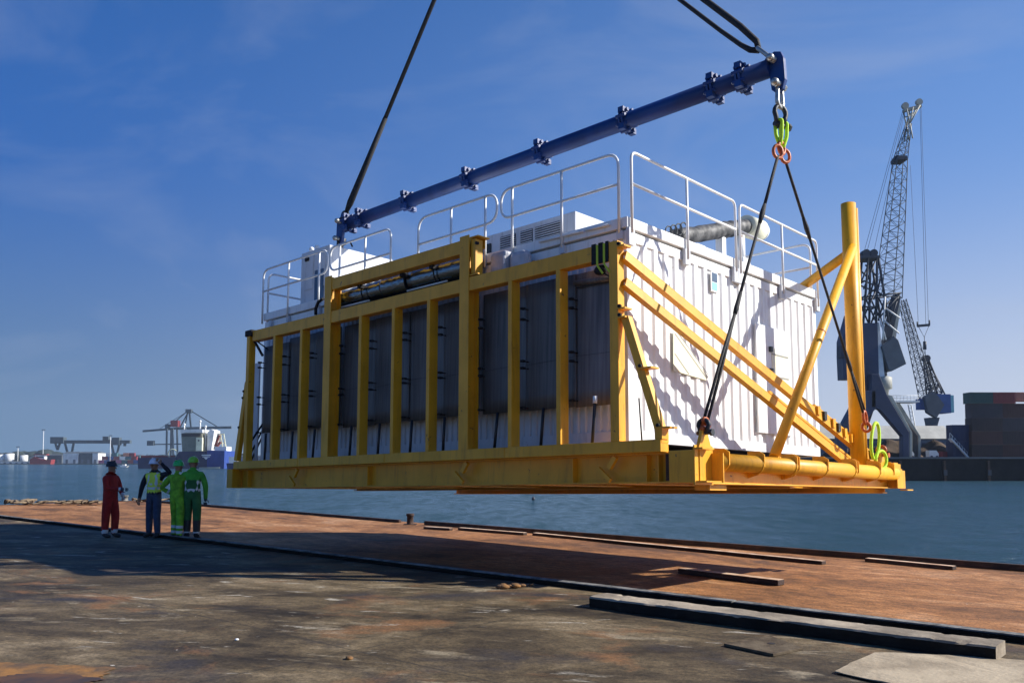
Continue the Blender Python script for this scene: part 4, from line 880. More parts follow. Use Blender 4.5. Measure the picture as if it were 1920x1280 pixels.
def lattice(s, p, q, w0, w1, side, n, r, mid=None):
    # four chord box lattice from p to q; widths w0,w1; side = unit vector across
    p = Vector(p); q = Vector(q); d = (q-p).normalized(); a = Vector(side); a = (a-d*a.dot(d)).normalized(); b = d.cross(a)
    def pt(t, i, j):
        c = p.lerp(q, t); wdt = w0+(w1-w0)*t
        if mid: 
            if t < mid[0]: wdt = w0+(mid[1]-w0)*(t/mid[0])
            else: wdt = mid[1]+(w1-mid[1])*((t-mid[0])/(1-mid[0]))
        return c+a*i*wdt/2+b*j*wdt/2
    C = [(-1, -1), (1, -1), (1, 1), (-1, 1)]
    for (i, j) in C: s.tube([pt(k/n, i, j) for k in range(n+1)], r*1.5, 5)
    for k in range(n):
        t0, t1 = k/n, (k+1)/n
        for e in range(4):
            (i, j), (i2, j2) = C[e], C[(e+1) % 4]
            if k % 2: (i, j), (i2, j2) = (i2, j2), (i, j)
            s.tube([pt(t0, i, j), pt(t1, i2, j2)], r*.8, 4); s.tube([pt(t0, i, j), pt(t0, i2, j2)], r*.8, 4)
            if e % 2 == 0: s.tube([pt(t0, i2, j2), pt(t1, i, j)], r*.7, 4)
D1 = 165.0
WX = Vector((1, 0, 0)); WY = Vector((0, 1, 0))
def pt(u, v, d=D1): return at(u, v, d)
# right quay
QZ = at(1700, 862, 159).z
q0 = at(1440, 900, 159).x; zt = at(1700, 860, 159).z
qy = 159.0; topz = at(1700, 859, qy).z
s = MB(); s.box((q0, qy, WZ-2), (420, 420, topz)); tag(s.build('quay', 'quay_wall'), kind='structure')
s = MB(); s.box((q0+.1, qy-.35, topz-.05), (419, qy-.02, topz+.25)); o = s.build('quay_edge_beam', 'crane_grey'); tag(o, 'thin pale edge beam along the top of the far quay wall', 'edge beam')
fd_ = thing('fender', 'dark vertical timber fender on the far quay wall', 'fender', (q0+8, qy-.3, WZ))
fd_['label'] = 'dark vertical timber fender on the far quay wall, one of an even row'; fd_['group'] = 'fenders on the far quay wall'
s = MB(); s.box((q0+7.8, qy-.5, WZ), (q0+8.2, qy-.02, topz-.4)); s.build('pile', 'rust_dark', fd_)
s = MB(); s.box((q0+7.7, qy-.7, WZ+1), (q0+8.3, qy-.51, WZ+2)); s.build('rubber_pad', 'crane_dark', fd_)
for k in range(1, 8): copy_thing(fd_, (8*k, 0, 0))
# big luffing crane
cr = thing('harbour_crane', 'tall dark harbour crane with upright lattice boom on four slanted legs, on the far quay', 'crane', pt(1660, 858))
gz = topz
def P3(u, v, dy=0.0): return at(u, v, D1+dy)*1.0 if dy == 0 else Vector((at(u, v, D1).x, D1+dy, at(u, v, D1).z))
# portal legs
def poly3(pts, y0, dep, name, m, bev=0):
    s = MB(); s.prism([P3(u, v, y0) for u, v in pts], (0, dep, 0)); return s.build(name, m, cr, bevel=bev)
zq = 858
for pts, y0, m_ in (([(1598, 735), (1626, 735), (1626, 768), (1574, 830), (1574, zq), (1556, zq), (1556, 812)], -4, 'crane_navy'),
                    ([(1618, 705), (1632, 705), (1646, 742), (1687, 811), (1687, zq), (1675, zq), (1675, 818), (1634, 770), (1618, 765)], -4, 'crane_navy'),
                    ([(1666, 750), (1681, 750), (1735, 815), (1735, zq), (1725, zq), (1725, 826), (1697, 800)], 3, 'crane_brown'),
                    ([(1640, 755), (1655, 755), (1640, 800), (1618, 832), (1618, zq), (1608, zq), (1608, 826)], 3, 'crane_brown')):
    poly3(pts, y0, 1.6, 'portal_leg', m_, .08)
for pts, y0 in (([(1647, 742), (1656, 744), (1693, 812), (1693, zq), (1688, zq), (1688, 811)], -3.9), ([(1682, 750), (1699, 750), (1741, 817), (1741, zq), (1736, zq), (1736, 815)], 3.1)):
    poly3(pts, y0, 1.2, 'lit_leg_face', 'crane_cream', .05)  # sunlit side faces of the legs, painted as cream strips
s = MB(); c = P3(1655, 752); zz_ = P3(1655, 706).z-c.z
s.tube([c+Vector((0, 0, 0)), c+Vector((0, 0, zz_*.45)), c+Vector((0, 0, zz_*.5)), c+Vector((0, 0, zz_*.95)), c+Vector((0, 0, zz_))], [1.0, 1.15, 1.75, 1.75, 1.4], 24); s.build('slew_ring', 'crane_cream', cr)
s = MB(); s.tube([c+Vector((0, 0, zz_+.02)), c+Vector((0, 0, zz_+1.6))], .9, 16); s.build('slew_post', 'crane_dark', cr)
for v_ in (752,):
    s = MB(); s.box(P3(1630, 765, -2), P3(1668, 755, 4)); s.build('portal_head', 'crane_cream', cr)
s = MB(); 
for k in range(9):
    u = 1664+k*6.5; s.tube([P3(u, 752, -1), P3(u, 742, -1)], .05, 4)
s.tube([P3(1664, 742, -1), P3(1718, 742, -1)], .05, 4); s.tube([P3(1664, 747, -1), P3(1718, 747, -1)], .05, 4); s.box(P3(1664, 752, -1.4), P3(1718, 755, 2)); s.build('access_platform', 'crane_white', cr)
s = MB(); s.tube([P3(1722, 756, 3), P3(1748, 850, 5)], .12, 5); s.tube([P3(1716, 756, 3), P3(1742, 850, 5)], .12, 5)
for k in range(14): t_ = k/13; s.tube([P3(1716, 756, 3).lerp(P3(1742, 850, 5), t_), P3(1722, 756, 3).lerp(P3(1748, 850, 5), t_)], .05, 4)
s.build('stairway', 'crane_white', cr)
# machine tower
s = MB(); s.box(P3(1612, 748, -1.8), P3(1638, 608, 1.8)); s.build('tower_body', 'crane_navy', cr)
s = MB(); s.hexa([P3(1638, 718, -1.4), P3(1654, 718, -1.4), P3(1654, 718, 1.4), P3(1638, 718, 1.4), P3(1638, 606, -1.4), P3(1643, 606, -1.4), P3(1643, 606, 1.4), P3(1638, 606, 1.4)]); s.build('lit_tower_side', 'crane_white', cr)  # sunlit right face of the tower, painted white
s = MB(); s.prism([P3(1576, 712, -1.5), P3(1594, 712, -1.5), P3(1594, 590, -1.5), P3(1588, 590, -1.5), P3(1574, 640, -1.5), P3(1574, 668, -1.5)], (0, 3, 0)); s.build('machinery_house', 'crane_navy', cr)
s = MB(); s.box(P3(1592, 680, -1), P3(1613, 640, 1)); s.build('machinery_house', 'crane_dark', cr)
s = MB(); s.box(P3(1570, 672, -2), P3(1580, 650, 0)); s.build('operator_cab', 'crane_dark', cr)
s = MB(); s.prism([P3(1645, 652, -2), P3(1668, 632, -2), P3(1676, 640, -2), P3(1691, 684, -2), P3(1663, 698, -2), P3(1658, 694, -2)], (0, 3.4, 0)); s.build('counterweight', 'crane_grey', cr, bevel=.1)
s = MB(); s.prism([P3(1640, 640, -1), P3(1668, 505, -1), P3(1682, 560, -1), P3(1668, 650, -1)], (0, 1.2, 0)) if False else s.bar(P3(1650, 690), P3(1680, 556), 1.2, 1.6, WY); s.build('boom_foot', 'crane_dark', cr)
s = MB(); s.prism([P3(1681, 550, -.6), P3(1686, 580, -.6), P3(1668, 690, -.6), P3(1664, 660, -.6)], (0, 1.2, 0)); s.build('lit_boom_foot', 'crane_cream', cr)  # lit wedge beside the boom foot, light put into the cream
# A frame
s = MB()
for dy in (-1.6, 1.6):
    for (a, b) in (((1622, 485), (1612, 608)), ((1638, 485), (1636, 608)), ((1640, 485), (1660, 610)), ((1612, 560), (1682, 552)), ((1612, 578), (1636, 578)), ((1613, 545), (1636, 490)), ((1612, 600), (1637, 545)), ((1614, 556), (1636, 606)), ((1637, 550), (1654, 560)), ((1640, 600), (1680, 556)), ((1640, 560), (1662, 606)), ((1645, 520), (1637, 556)), ((1654, 556), (1640, 604)), ((1662, 606), (1677, 560)), ((1616, 500), (1636, 520)), ((1614, 530), (1638, 540))):
        s.tube([P3(*a, dy), P3(*b, dy)], .17 if abs(a[0]-b[0]) > 5 and abs(a[1]-b[1]) < 60 else .24, 5)
for (u, v) in ((1622, 485), (1638, 485), (1612, 560), (1636, 578), (1660, 606), (1682, 552), (1614, 530), (1636, 545)): s.tube([P3(u, v, -1.6), P3(u, v, 1.6)], .2, 5)
s.build('gantry_frame', 'crane_dark', cr)
s = MB(); s.box(P3(1610, 488, -2), P3(1642, 483, 2)); 
for u in (1622, 1636): s.tube([P3(u, 476, -.8), P3(u, 476, .8)], .75, 14)
s.build('sheave_head', 'crane_dark', cr)
for (a, b) in (((1652, 582), (1678, 600)), ((1648, 604), (1676, 628)), ((1640, 600), (1652, 640)), ((1650, 560), (1646, 640))):
    s = MB(); s.tube([P3(*a, -2.2), P3(*b, -2.2)], .16, 5); s.build('stay_rod', 'crane_white', cr)
# boom
s = MB(); lattice(s, P3(1664, 560), P3(1688, 300), 3.9, 2.0, WX, 13, .062); lattice(s, P3(1688, 300), P3(1704, 232), 2.0, .8, WX, 5, .055); s.build('boom', 'crane_grey', cr)
s = MB(); s.box(P3(1677, 304, -1.6), P3(1694, 297, 1.6)); s.tube([P3(1680, 298, -.8), P3(1680, 298, .8)], .5, 12); s.build('boom_sheave', 'crane_dark', cr)
s = MB()
for dy in (-.7, .7):
    for a, b in (((1703, 234), (1697, 207)), ((1703, 234), (1722, 200)), ((1703, 234), (1709, 204)), ((1699, 218), (1716, 212)), ((1703, 234), (1708, 262)), ((1703, 234), (1698, 262))): s.tube([P3(*a, dy), P3(*b, dy)], .14, 5)
s.bar(P3(1694, 208), P3(1726, 200), 1.0, .5); s.build('boom_head', 'crane_cream', cr)
s = MB()
for (u, v) in ((1697, 199), (1723, 192)): s = MB(); s.tube([P3(u, v, -.3), P3(u, v, .3)], .65, 14); s.tube([P3(u, v+2), P3(u, v-6)], .15, 5); s.build('head_sheave', 'crane_cream', cr)
s = MB()
for (a, b) in (((1727, 198), (1741, 612)), ((1707, 310), (1722, 612)), ((1695, 208), (1624, 478)), ((1697, 208), (1637, 478)), ((1692, 210), (1618, 480)), ((1725, 200), (1736, 610))): s.tube([P3(*a), P3(*b)], .035, 4)
s.build('hoist_ropes', 'crane_dark', cr)
s = MB(); s.bar(P3(1720, 611), P3(1743, 609), .4, .45); s.tube([P3(1720, 611), P3(1720, 603)], .14, 5); s.tube([P3(1743, 609), P3(1743, 600)], .14, 5)
s.tube([P3(1722, 612), P3(1733, 632), P3(1742, 610)], .06, 5); s.tube([P3(1734, 640), P3(1734, 655)], .33, 8); s.tube([P3(1733, 630), P3(1735, 668)], .07, 5); s.build('hook_traverse', 'crane_dark', cr)
# second crane
D2 = 260.0
def P4(u, v, dy=0.0): a = at(u, v, D2); return Vector((a.x, D2+dy, a.z))
c2 = thing('harbour_crane', 'smaller blue harbour crane leaning left behind the tall one', 'crane', P4(1745, 858))
s = MB(); lattice(s, P4(1742, 755), P4(1692, 562), 3.6, 1.6, WX, 16, .10); s.build('boom', 'crane_grey', c2)
s = MB(); lattice(s, P4(1752, 740), P4(1736, 672), 3.2, 1.0, WX, 5, .16); s.tube([P4(1737, 670), P4(1776, 748)], .25, 5); s.tube([P4(1740, 674), P4(1768, 735)], .2, 5); s.tube([P4(1736, 672, -1), P4(1736, 672, 1)], 1.0, 12)
for a, b in (((1745, 700), (1760, 745)), ((1760, 715), (1750, 745)), ((1736, 690), (1750, 745))): s.tube([P4(*a), P4(*b)], .28, 5)
s.build('gantry_frame', 'crane_dark', c2)
s = MB(); s.box(P4(1748, 775, -3), P4(1773, 740, 3)); s.box(P4(1720, 768, -2), P4(1735, 748, 1)); s.build('machinery_house', 'sky_blue', c2)
s = MB(); s.box(P4(1773.3, 774, -2.9), P4(1779, 742, 2.9)); s.build('gable', 'cyan', c2)
s = MB(); s.prism([P4(1724, 745, -3.5), P4(1742, 735, -3.5), P4(1760, 760, -3.5), P4(1746, 784, -3.5), P4(1730, 774, -3.5)], (0, 2, 0)); s.build('turntable', 'crane_grey', c2)
s = MB(); s.prism([P4(1738, 783, -2), P4(1756, 783, -2), P4(1752, 798, -2), P4(1752, 858, -2), P4(1740, 858, -2), P4(1741, 798, -2)], (0, 4, 0)); s.build('pedestal', 'crane_grey', c2)
s = MB()
for a in ((1693, 562), (1700, 600)): s.tube([P4(*a), P4(1738, 672)], .045, 4); s.tube([P4(*a), P4(1745, 740)], .045, 4)
s.build('hoist_ropes', 'crane_dark', c2)
# shed
D3 = 205.0
def P5(u, v, dy=0.0, d=None): d = d or D3; a = at(u, v, d); return Vector((a.x, d+dy, a.z))
sd_ = thing('quay_shed', 'long low white roofed shed behind the crane legs on the quay', 'shed', P5(1670, 858))
s = MB(); s.hexa([P5(1540, 822, 0), P5(1786, 822, 0), P5(1786, 822, 20), P5(1540, 822, 20), P5(1540, 797, 3), P5(1782, 797, 3), P5(1782, 797, 17), P5(1540, 797, 17)]); s.build('roof', 'shed_white', sd_)
s = MB(); s.box(P5(1545, 860, .5), P5(1784, 822.3, 19)); s.build('wall', 'shed_wall', sd_)
for k in range(9):
    s = MB(); s.box(P5(1556+k*25, 858, .3), P5(1570+k*25, 830, .49)); s.build('door', 'box_grey' if k % 3 else 'crane_grey', sd_)
# scrap heaps
def heap(u0, u1, v, dpt, label, seed, base=866, cat='scrap heap', m='scrap', g='brown scrap heaps on the far quay'):
    a = P5(u0, base, 0, dpt); b = P5(u1, base, 0, dpt); h = (P5(u0, v, 0, dpt).z-topz)*1.35; s = MB(); bm = s.bm; n = 22; mrows = 10; V = []
    for i in range(n+1):
        row = []
        for j in range(mrows+1):
            t_, w_ = i/n, j/mrows; x = a.x+(b.x-a.x)*t_; y = dpt-3+8*w_; e = math.sin(math.pi*t_)**.6*math.sin(math.pi*w_)**.7
            row.append(bm.verts.new((x, y, topz+.02+h*e*(.8+.5*noise.noise(Vector((x*.3+seed, y*.4, seed)))))))
        V.append(row)
    for i in range(n):
        for j in range(mrows): bm.faces.new((V[i][j], V[i+1][j], V[i+1][j+1], V[i][j+1]))
    lo = MB(); o = s.build('scrap_heap', m); tag(o, label, cat, g)
heap(1630, 1725, 828, 172, 'wide brown scrap heap between the tall crane legs', 2); heap(1715, 1790, 832, 174, 'brown scrap heap right of the tall crane legs', 5)
heap(1545, 1625, 842, 171, 'low brown scrap heap left of the tall crane, behind the yellow braces', 9)
s = MB(); s.box(P5(1768, 860, 0, 168), P5(1800, 846, 4, 168)); tag(s.build('quay_skip', 'tug_red'), 'small dark red skip at the foot of the blue container stack', 'skip')
s = MB(); s.bar(P5(1781, 822, 0, 166), P5(1814, 858, 0, 166), 1.2, .25); 
for k in range(8): q = P5(1781, 822, 0, 166).lerp(P5(1814, 858, 0, 166), k/7); s.tube([q, q+Vector((0, 0, 1.1))], .06, 4)
s.tube([P5(1781, 822, 0, 166)+Vector((0, 0, 1.1)), P5(1814, 858, 0, 166)+Vector((0, 0, 1.1))], .06, 4); tag(s.build('gangway', 'crane_white'), 'pale slanted gangway leaning on the blue container stack', 'gangway')
for (u, lab) in ((1706, 'small white vehicle under the right leg of the tall crane'), (1752, 'small white vehicle between crane and blue container stack')):
    a = P5(u, 858, 0, 163); t_ = thing('parked_van', lab, 'van', Vector((a.x, a.y, topz)), 'white vans on the far quay')
    s = MB(); s.prism([(a.x-.9, a.y, topz+.3), (a.x+.8, a.y, topz+.3), (a.x+.85, a.y, topz+.9), (a.x+.4, a.y, topz+1.5), (a.x-.9, a.y, topz+1.5)], (0, 1.5, 0)); s.build('body', 'crane_white', t_)
    for xx in (-.5, .5): s = MB(); s.tube([(a.x+xx, a.y-.03, topz+.27), (a.x+xx, a.y+.12, topz+.27)], .27, 12); s.build('wheel', 'crane_dark', t_)
# container stacks
def cont(u0, u1, v0, v1, d, m, label, group, dep=2.44):
    a = P5(u0, v0, 0, d); b = P5(u1, v1, 0, d); s = MB(); n = max(4, int((b.x-a.x)/.45)); bm = s.bm
    x0, x1, z0, z1 = a.x+.04, b.x-.04, a.z+.02, b.z-.02
    s.box((x0, d, z0), (x1, d+dep, z1))
    for i in range(n):
        xx = x0+(x1-x0)*(i+.5)/n; s.box((xx-.1, d-.05, z0+.2), (xx+.1, d-.002, z1-.2))
    s.box((x0, d-.07, z0), (x1, d-.003, z0+.15)); s.box((x0, d-.07, z1-.15), (x1, d-.003, z1)) 
    o = s.build('cargo_container', m); tag(o, label, 'cargo container', group)
tz = [858, 833, 808, 783, 756]
rows = ['bottom', 'second lowest', 'middle', 'second highest']
G = 'dark cargo containers stacked on the far quay'
for ti in range(4):
    for ci, (u0, u1) in enumerate(((1822, 1880), (1880, 1940), (1940, 2000))):
        if ci == 2 and ti > 3: continue
        m_ = (['box_brown', 'box_rust', 'box_brown', 'box_grey'][ti]) if ci != 1 else ['box_rust', 'box_brown', 'box_grey', 'box_rust'][ti]
        cn = ['left', 'middle', 'right'][ci]
        cont(u0, u1, tz[ti], tz[ti+1], 165, m_, f'dark container, {rows[ti]} tier of the far quay stack, {cn} column', G)
cont(1818, 1862, 756, 735, 164.6, 'box_green', 'dark green container on top of the quay stack', 'coloured containers topping the quay stack')
cont(1862, 1904, 756, 735, 164.6, 'box_red', 'dark red container on top of the stack beside the green one', 'coloured containers topping the quay stack')
cont(1905, 1960, 752, 735, 170, 'box_salmon', 'salmon container at the right end of the stack top', 'coloured containers topping the quay stack')
cont(1786, 1821, 858, 827, 166, 'box_navy', 'lower navy blue container left of the tall dark stack', 'navy containers'); cont(1786, 1821, 827, 796, 166, 'box_navy', 'upper navy blue container left of the tall dark stack', 'navy containers')
# distant hazy hull shape right of stack horizon
# ---------------------------------------------------------------- left far shore
DL = 760.0
def PL(u, v, dy=0.0, d=DL): a = at(u, v, d); return Vector((a.x, d+dy, a.z))
lz = PL(0, 868.5).z
s = MB(); s.box((PL(-900, 870).x, DL, WZ-2), (PL(1560, 870).x, DL+500, lz)); tag(s.build('far_shore', 'far_land'), kind='structure')
def hedge(u0, u1, v, d, label, seed):
    a = PL(u0, 866, 0, d); b = PL(u1, 866, 0, d); s = MB(); n = int((u1-u0)*.9)
    for i in range(n):
        t_ = random.random(); x = a.x+(b.x-a.x)*t_; top = (PL(0, v, 0, d).z-lz)*(.6+.5*abs(noise.noise(Vector((x*.03, seed, 0)))))
        h = random.uniform(.4, 1)*top; s.ball((x, d+random.uniform(0, 20), lz+h*.6), h*.45+.8, 7, (1.5, 1.2, 1))
    tag(s.build('distant_woods', 'far_tree'), kind='stuff')
hedge(-60, 120, 840, 1020, '', 1); hedge(150, 240, 842, 1040, '', 6); hedge(410, 520, 846, 1030, '', 9); hedge(225, 345, 848, 1045, '', 12); hedge(520, 640, 850, 1050, '', 15)
def block(name, label, cat, u0, u1, v0, v1, m, d=DL+12, dep=15, group=None, roof=None):
    a = PL(u0, v0, 0, d); b = PL(u1, v1, 0, d); t_ = thing(name, label, cat, Vector(((a.x+b.x)/2, d, lz)), group)
    s = MB(); s.box((a.x, d, lz), (b.x, d+dep, b.z)); s.build('wall', m, t_)
    s = MB(); h = (b.z-lz)*.12+.2; s.hexa([(a.x-.3, d-.3, b.z+.02), (b.x+.3, d-.3, b.z+.02), (b.x+.3, d+dep+.3, b.z+.02), (a.x-.3, d+dep+.3, b.z+.02), (a.x+.3, d+dep*.45, b.z+h), (b.x-.3, d+dep*.45, b.z+h), (b.x-.3, d+dep*.55, b.z+h), (a.x+.3, d+dep*.55, b.z+h)]); s.build('roof', roof or 'crane_grey', t_)
    n = max(1, int((b.x-a.x)/5))
    for i in range(n):
        xx = a.x+(b.x-a.x)*(i+.5)/n; s = MB(); s.box((xx-1, d-.12, lz), (xx+1, d-.02, lz+min(3.5, (b.z-lz)*.6))); s.build('door', 'shed_wall', t_)
    return t_
block('warehouse', 'white warehouse on the far shore under the gantry bridge crane', 'warehouse', 118, 147, 866, 849, 'crane_white')
block('warehouse', 'grey green warehouse right of the white one on the far shore', 'warehouse', 148, 172, 866, 849, 'crane_grey')
block('warehouse', 'small white block right of the grey green warehouse', 'warehouse', 173, 184, 866, 849, 'crane_white')
block('warehouse', 'low grey shed behind the red tug on the far shore', 'warehouse', 88, 116, 866, 853, 'crane_grey', d=DL+40)
block('warehouse', 'low white terminal strip at the far left edge', 'warehouse', -40, 58, 868, 865, 'crane_white', d=DL+2, dep=6)
block('warehouse', 'pale long shed behind the ship stern on the far shore', 'warehouse', 425, 560, 866, 855, 'shed_wall', d=DL+30)
block('warehouse', 'tiny pale hall between the far left tanks and the first tall mast', 'warehouse', 54, 72, 866, 856, 'crane_cream', d=DL+60)
block('warehouse', 'low cream shed on the far shore just right of the pale slim mast', 'warehouse', 208, 232, 866, 857, 'crane_cream', d=DL+50)
block('warehouse', 'long teal shed on the far shore behind the ship bow', 'warehouse', 236, 262, 866, 854, 'teal', d=DL+70)
def tank(u0, u1, v, label):
    a = PL(u0, 866, 0, DL+14); b = PL(u1, v, 0, DL+14); r_ = (b.x-a.x)/2; c = Vector(((a.x+b.x)/2, DL+14, lz)); t_ = thing('storage_tank', label, 'tank', c, 'white storage tanks on the far shore')
    s = MB(); s.tube([c, c+Vector((0, 0, b.z-lz))], r_, 20); s.build('shell', 'crane_white', t_); s = MB(); s.tube([c+Vector((0, 0, b.z-lz+.02)), c+Vector((0, 0, b.z-lz+r_*.3))], [r_, r_*.1], 20); s.build('roof', 'crane_grey', t_)
tank(10, 26, 850, 'tall white tank, rightmost of the two near the far left edge'); tank(-6, 9, 852, 'white tank at the far left edge of the photo'); tank(38, 52, 853, 'low white tank left of the red tug')
for (u, v, lab) in ((80, 806, 'tall thin mast left of the bridge crane'), (206, 817, 'thin pale mast in front of the bridge crane'), (33, 838, 'short mast near the white tanks')):
    c = PL(u, 867, 0, DL+5); h = PL(u, v, 0, DL+5).z-lz; t_ = thing('light_mast', lab, 'mast', Vector((c.x, c.y, lz)), 'light masts on the far shore')
    s = MB(); s.tube([Vector((c.x, c.y, lz)), Vector((c.x, c.y, lz+h))], [.38, .22], 8); s.build('pole', 'crane_white', t_)
    s = MB(); s.box((c.x-1.6, c.y-.4, lz+h+.01), (c.x+1.6, c.y+.4, lz+h+.6)); s.build('lamp_head', 'crane_grey', t_)
# bridge crane
bc = thing('gantry_crane', 'low wide bridge crane with flat girder on the far left shore', 'crane', PL(165, 866, 0, DL+60)); DB = DL+60
def PB(u, v, dy=0.0): return PL(u, v, dy, DB)
s = MB(); s.box(PB(96, 831, -2), PB(245, 825, 2)); s.build('girder', 'crane_steel', bc)
s = MB(); s.box(PB(97, 830, -3), PB(122, 819, 3)); s.box(PB(195, 826, -3), PB(206, 818, 3)); s.box(PB(212, 834, -3), PB(226, 820, 3)); s.build('machinery_house', 'crane_steel', bc)
for (a, b) in (((104, 831), (108, 843)), ((112, 831), (108, 843)), ((122, 831), (130, 862)), ((138, 831), (132, 862)), ((209, 831), (216, 862)), ((224, 831), (217, 862))):
    s = MB(); s.bar(PB(*a), PB(*b), 1.6, 1.6, WY); s.build('leg', 'crane_steel', bc)
s = MB(); s.box(PB(232, 836, -1), PB(236, 831, 1)); s.build('operator_cab', 'crane_steel', bc)
# ship to shore crane
sc_ = thing('ship_to_shore_crane', 'large container crane with pointed A frame rising behind the blue ship', 'crane', PL(325, 866, 0, DL+20)); DB2 = DL+20
def PC(u, v, dy=0.0): return PL(u, v, dy, DB2)
s = MB(); s.bar(PC(268, 808, 0), PC(330, 803, 0), 1.4, 1.8); s.bar(PC(330, 803, 0), PC(434, 801, 0), 1.4, 2.2); s.build('boom_girder', 'crane_steel', sc_)
for (u, u2) in ((317, 316), (328, 329), (352, 352)):
    for dy in (-5, 5):
        s = MB(); s.bar(PC(u, 803, dy), PC(u2, 864, dy), 1.3, 1.3, WY); s.build('leg', 'crane_steel', sc_)
s = MB()
for a, b, w_ in (((355, 770), (358, 802), 1.3), ((352, 772), (346, 802), .9), ((352, 770), (320, 797), .7), ((350, 772), (300, 803), .35), ((358, 770), (408, 800), .8), ((352, 774), (338, 800), .9)): s.bar(PC(*a), PC(*b), w_, w_, WY)
s.box(PC(349, 774, -2), PC(360, 767, 2)); s.build('apex_frame', 'crane_steel', sc_)
s = MB(); s.box(PC(322, 800, -3), PC(336, 788, 3)); s.build('machinery_house', 'tug_red', sc_)
s = MB(); s.box(PC(311, 803, -2), PC(318, 795, 2)); s.build('operator_cab', 'crane_steel', sc_)
s = MB(); s.bar(PC(278, 833), PC(340, 832), 1.0, 1.0); s.box(PC(277, 835, -2), PC(289, 826, 2)); s.build('lower_girder', 'crane_steel', sc_)
# container heaps on the far shore
cols = ['pink', 'tug_red', 'crane_white', 'teal', 'box_salmon', 'sky_blue', 'crane_white', 'pink', 'tug_red']
names = {'pink': 'pink', 'tug_red': 'dark red', 'crane_white': 'white', 'teal': 'teal', 'box_salmon': 'salmon', 'sky_blue': 'blue'}
k = 0
for row, v0 in enumerate((866, 859, 852)):
    u = 184+row*7
    while u < 262-row*6:
        wd = 11; m_ = cols[(k*5+row*2+k//3) % len(cols)]
        if random.random() < (.95, .7, .45)[row]:
            a = PL(u, v0, 0, DL+6); b = PL(u+wd-.6, v0-6.6, 0, DL+6); s = MB(); s.box((a.x, a.y, lz+.02+row*3.1), (b.x, a.y+2.5, lz+3.05+row*3.1)); s.box((a.x+.3, a.y-.06, lz+.4+row*3.1), (b.x-.3, a.y-.01, lz+2.6+row*3.1))
            tag(s.build('cargo_container', m_), f'{names[m_]} container, {("bottom","second","top")[row]} tier, {("first","second","third","fourth","fifth","sixth","seventh","eighth","ninth")[int((u-184)//11)]} place from the red tug side', 'cargo container', 'small stacked containers on the far left shore')
        u += wd; k += 1
# red tug
tg = thing('tug_boat', 'red tug boat with white wheelhouse moored on the far left shore', 'tug', PL(80, 871, 0, 700))
def PT(u, v, dy=0.0): return PL(u, v, dy, 700)
s = MB(); s.prism([PT(59, 870, -3), PT(60, 861, -3), PT(68, 856, -3), PT(84, 862, -3), PT(100, 861, -3), PT(98, 870, -3)], (0, 6, 0)); s.build('hull', 'tug_red', tg)
s = MB(); s.box(PT(68, 860, -2), PT(86, 853, 2)); s.build('wheelhouse', 'crane_white', tg)
s = MB(); s.box(PT(66, 853, -2.2), PT(90, 851, 2.2)); s.build('roof', 'tug_red', tg); s = MB(); s.box(PT(70, 858, -2.1), PT(84, 855, -2.02)); s.build('window_band', 'box_grey', tg)
# small white boat
wb = thing('small_boat', 'tiny white motor boat on the water above the white helmet', 'boat', PL(234, 877, 0, 440))
def PW(u, v, dy=0.0): return PL(u, v, dy, 400)
s = MB(); s.prism([PW(228, 875, -1), PW(227, 872.5, -1), PW(241, 872.5, -1), PW(238, 876, -1)], (0, 2, 0)); s.build('hull', 'crane_white', wb); s = MB(); s.box(PW(230, 872.4, -.7), PW(236, 870, .7)); s.build('cabin', 'crane_white', wb)
# dredger style ship
SD = 390.0
def PS(u, v, dy=0.0, d=SD): a = at(u, v, d); return Vector((a.x, d+dy, a.z))
sh_ = thing('cargo_ship', 'dark blue ship with white superstructure and a red waterline, lying across the harbour', 'ship', PS(340, 878))
s = MB(); wz = WZ
prof = [(258, 860), (262, 855), (330, 853), (345, 842), (428, 846), (424, 874)]
x_ = [PS(u, v) for u, v in prof]
def hullpoly(pts, y0, dep, m, name):
    s = MB(); s.prism([Vector((p.x, SD+y0, p.z)) for p in pts], (0, dep, 0)); return s.build(name, m, sh_)
hullpoly([PS(259, 880), PS(258, 858), PS(330, 856), PS(336, 846), PS(388, 846), PS(388, 880)], 0, 16, 'hull_dark', 'hull')
s = MB(); A = [PS(388, 880, 0), PS(424, 880, -3), PS(424, 880, 10), PS(388, 880, 16), PS(388, 844, 0), PS(428, 845, -5), PS(428, 845, 12), PS(388, 844, 16)]
s.hexa([A[0]+Vector((.02, 0, 0)), A[1], A[2], A[3]+Vector((.02, 0, 0)), A[4]+Vector((.02, 0, 0)), A[5], A[6], A[7]+Vector((.02, 0, 0))]); s.build('stern', 'hull_blue', sh_)
s = MB(); s.bar(PS(378, 877, -3.2), PS(418, 876, -4.0), .2, .7, uz); s.build('boot_stripe', 'crane_cream', sh_)
s = MB(); s.bar(PS(380, 879.3, -3.3), PS(416, 879, -4.0), .2, .6, uz); s.build('waterline', 'boot_red', sh_)
s = MB(); s.bar(PS(385, 853, -4.6), PS(402, 853, -4.8), .08, .45, uz); s.bar(PS(386.5, 856, -4.6), PS(400, 856, -4.8), .08, .35, uz); s.prism([PS(389, 857.5, -4.7), PS(397, 857.5, -4.7), PS(393, 861, -4.7)], (0, .08, 0)); s.build('stern_emblem', 'crane_white', sh_)
s = MB(); s.prism([PS(340, 846, 1), PS(338, 812, 1), PS(376, 811, 1), PS(382, 846, 1)], (0, 12, 0)); s.build('superstructure', 'olive_grey', sh_)
s = MB(); s.box(PS(337, 811, .5), PS(379, 805, 13)); s.build('bridge_deck', 'crane_white', sh_)
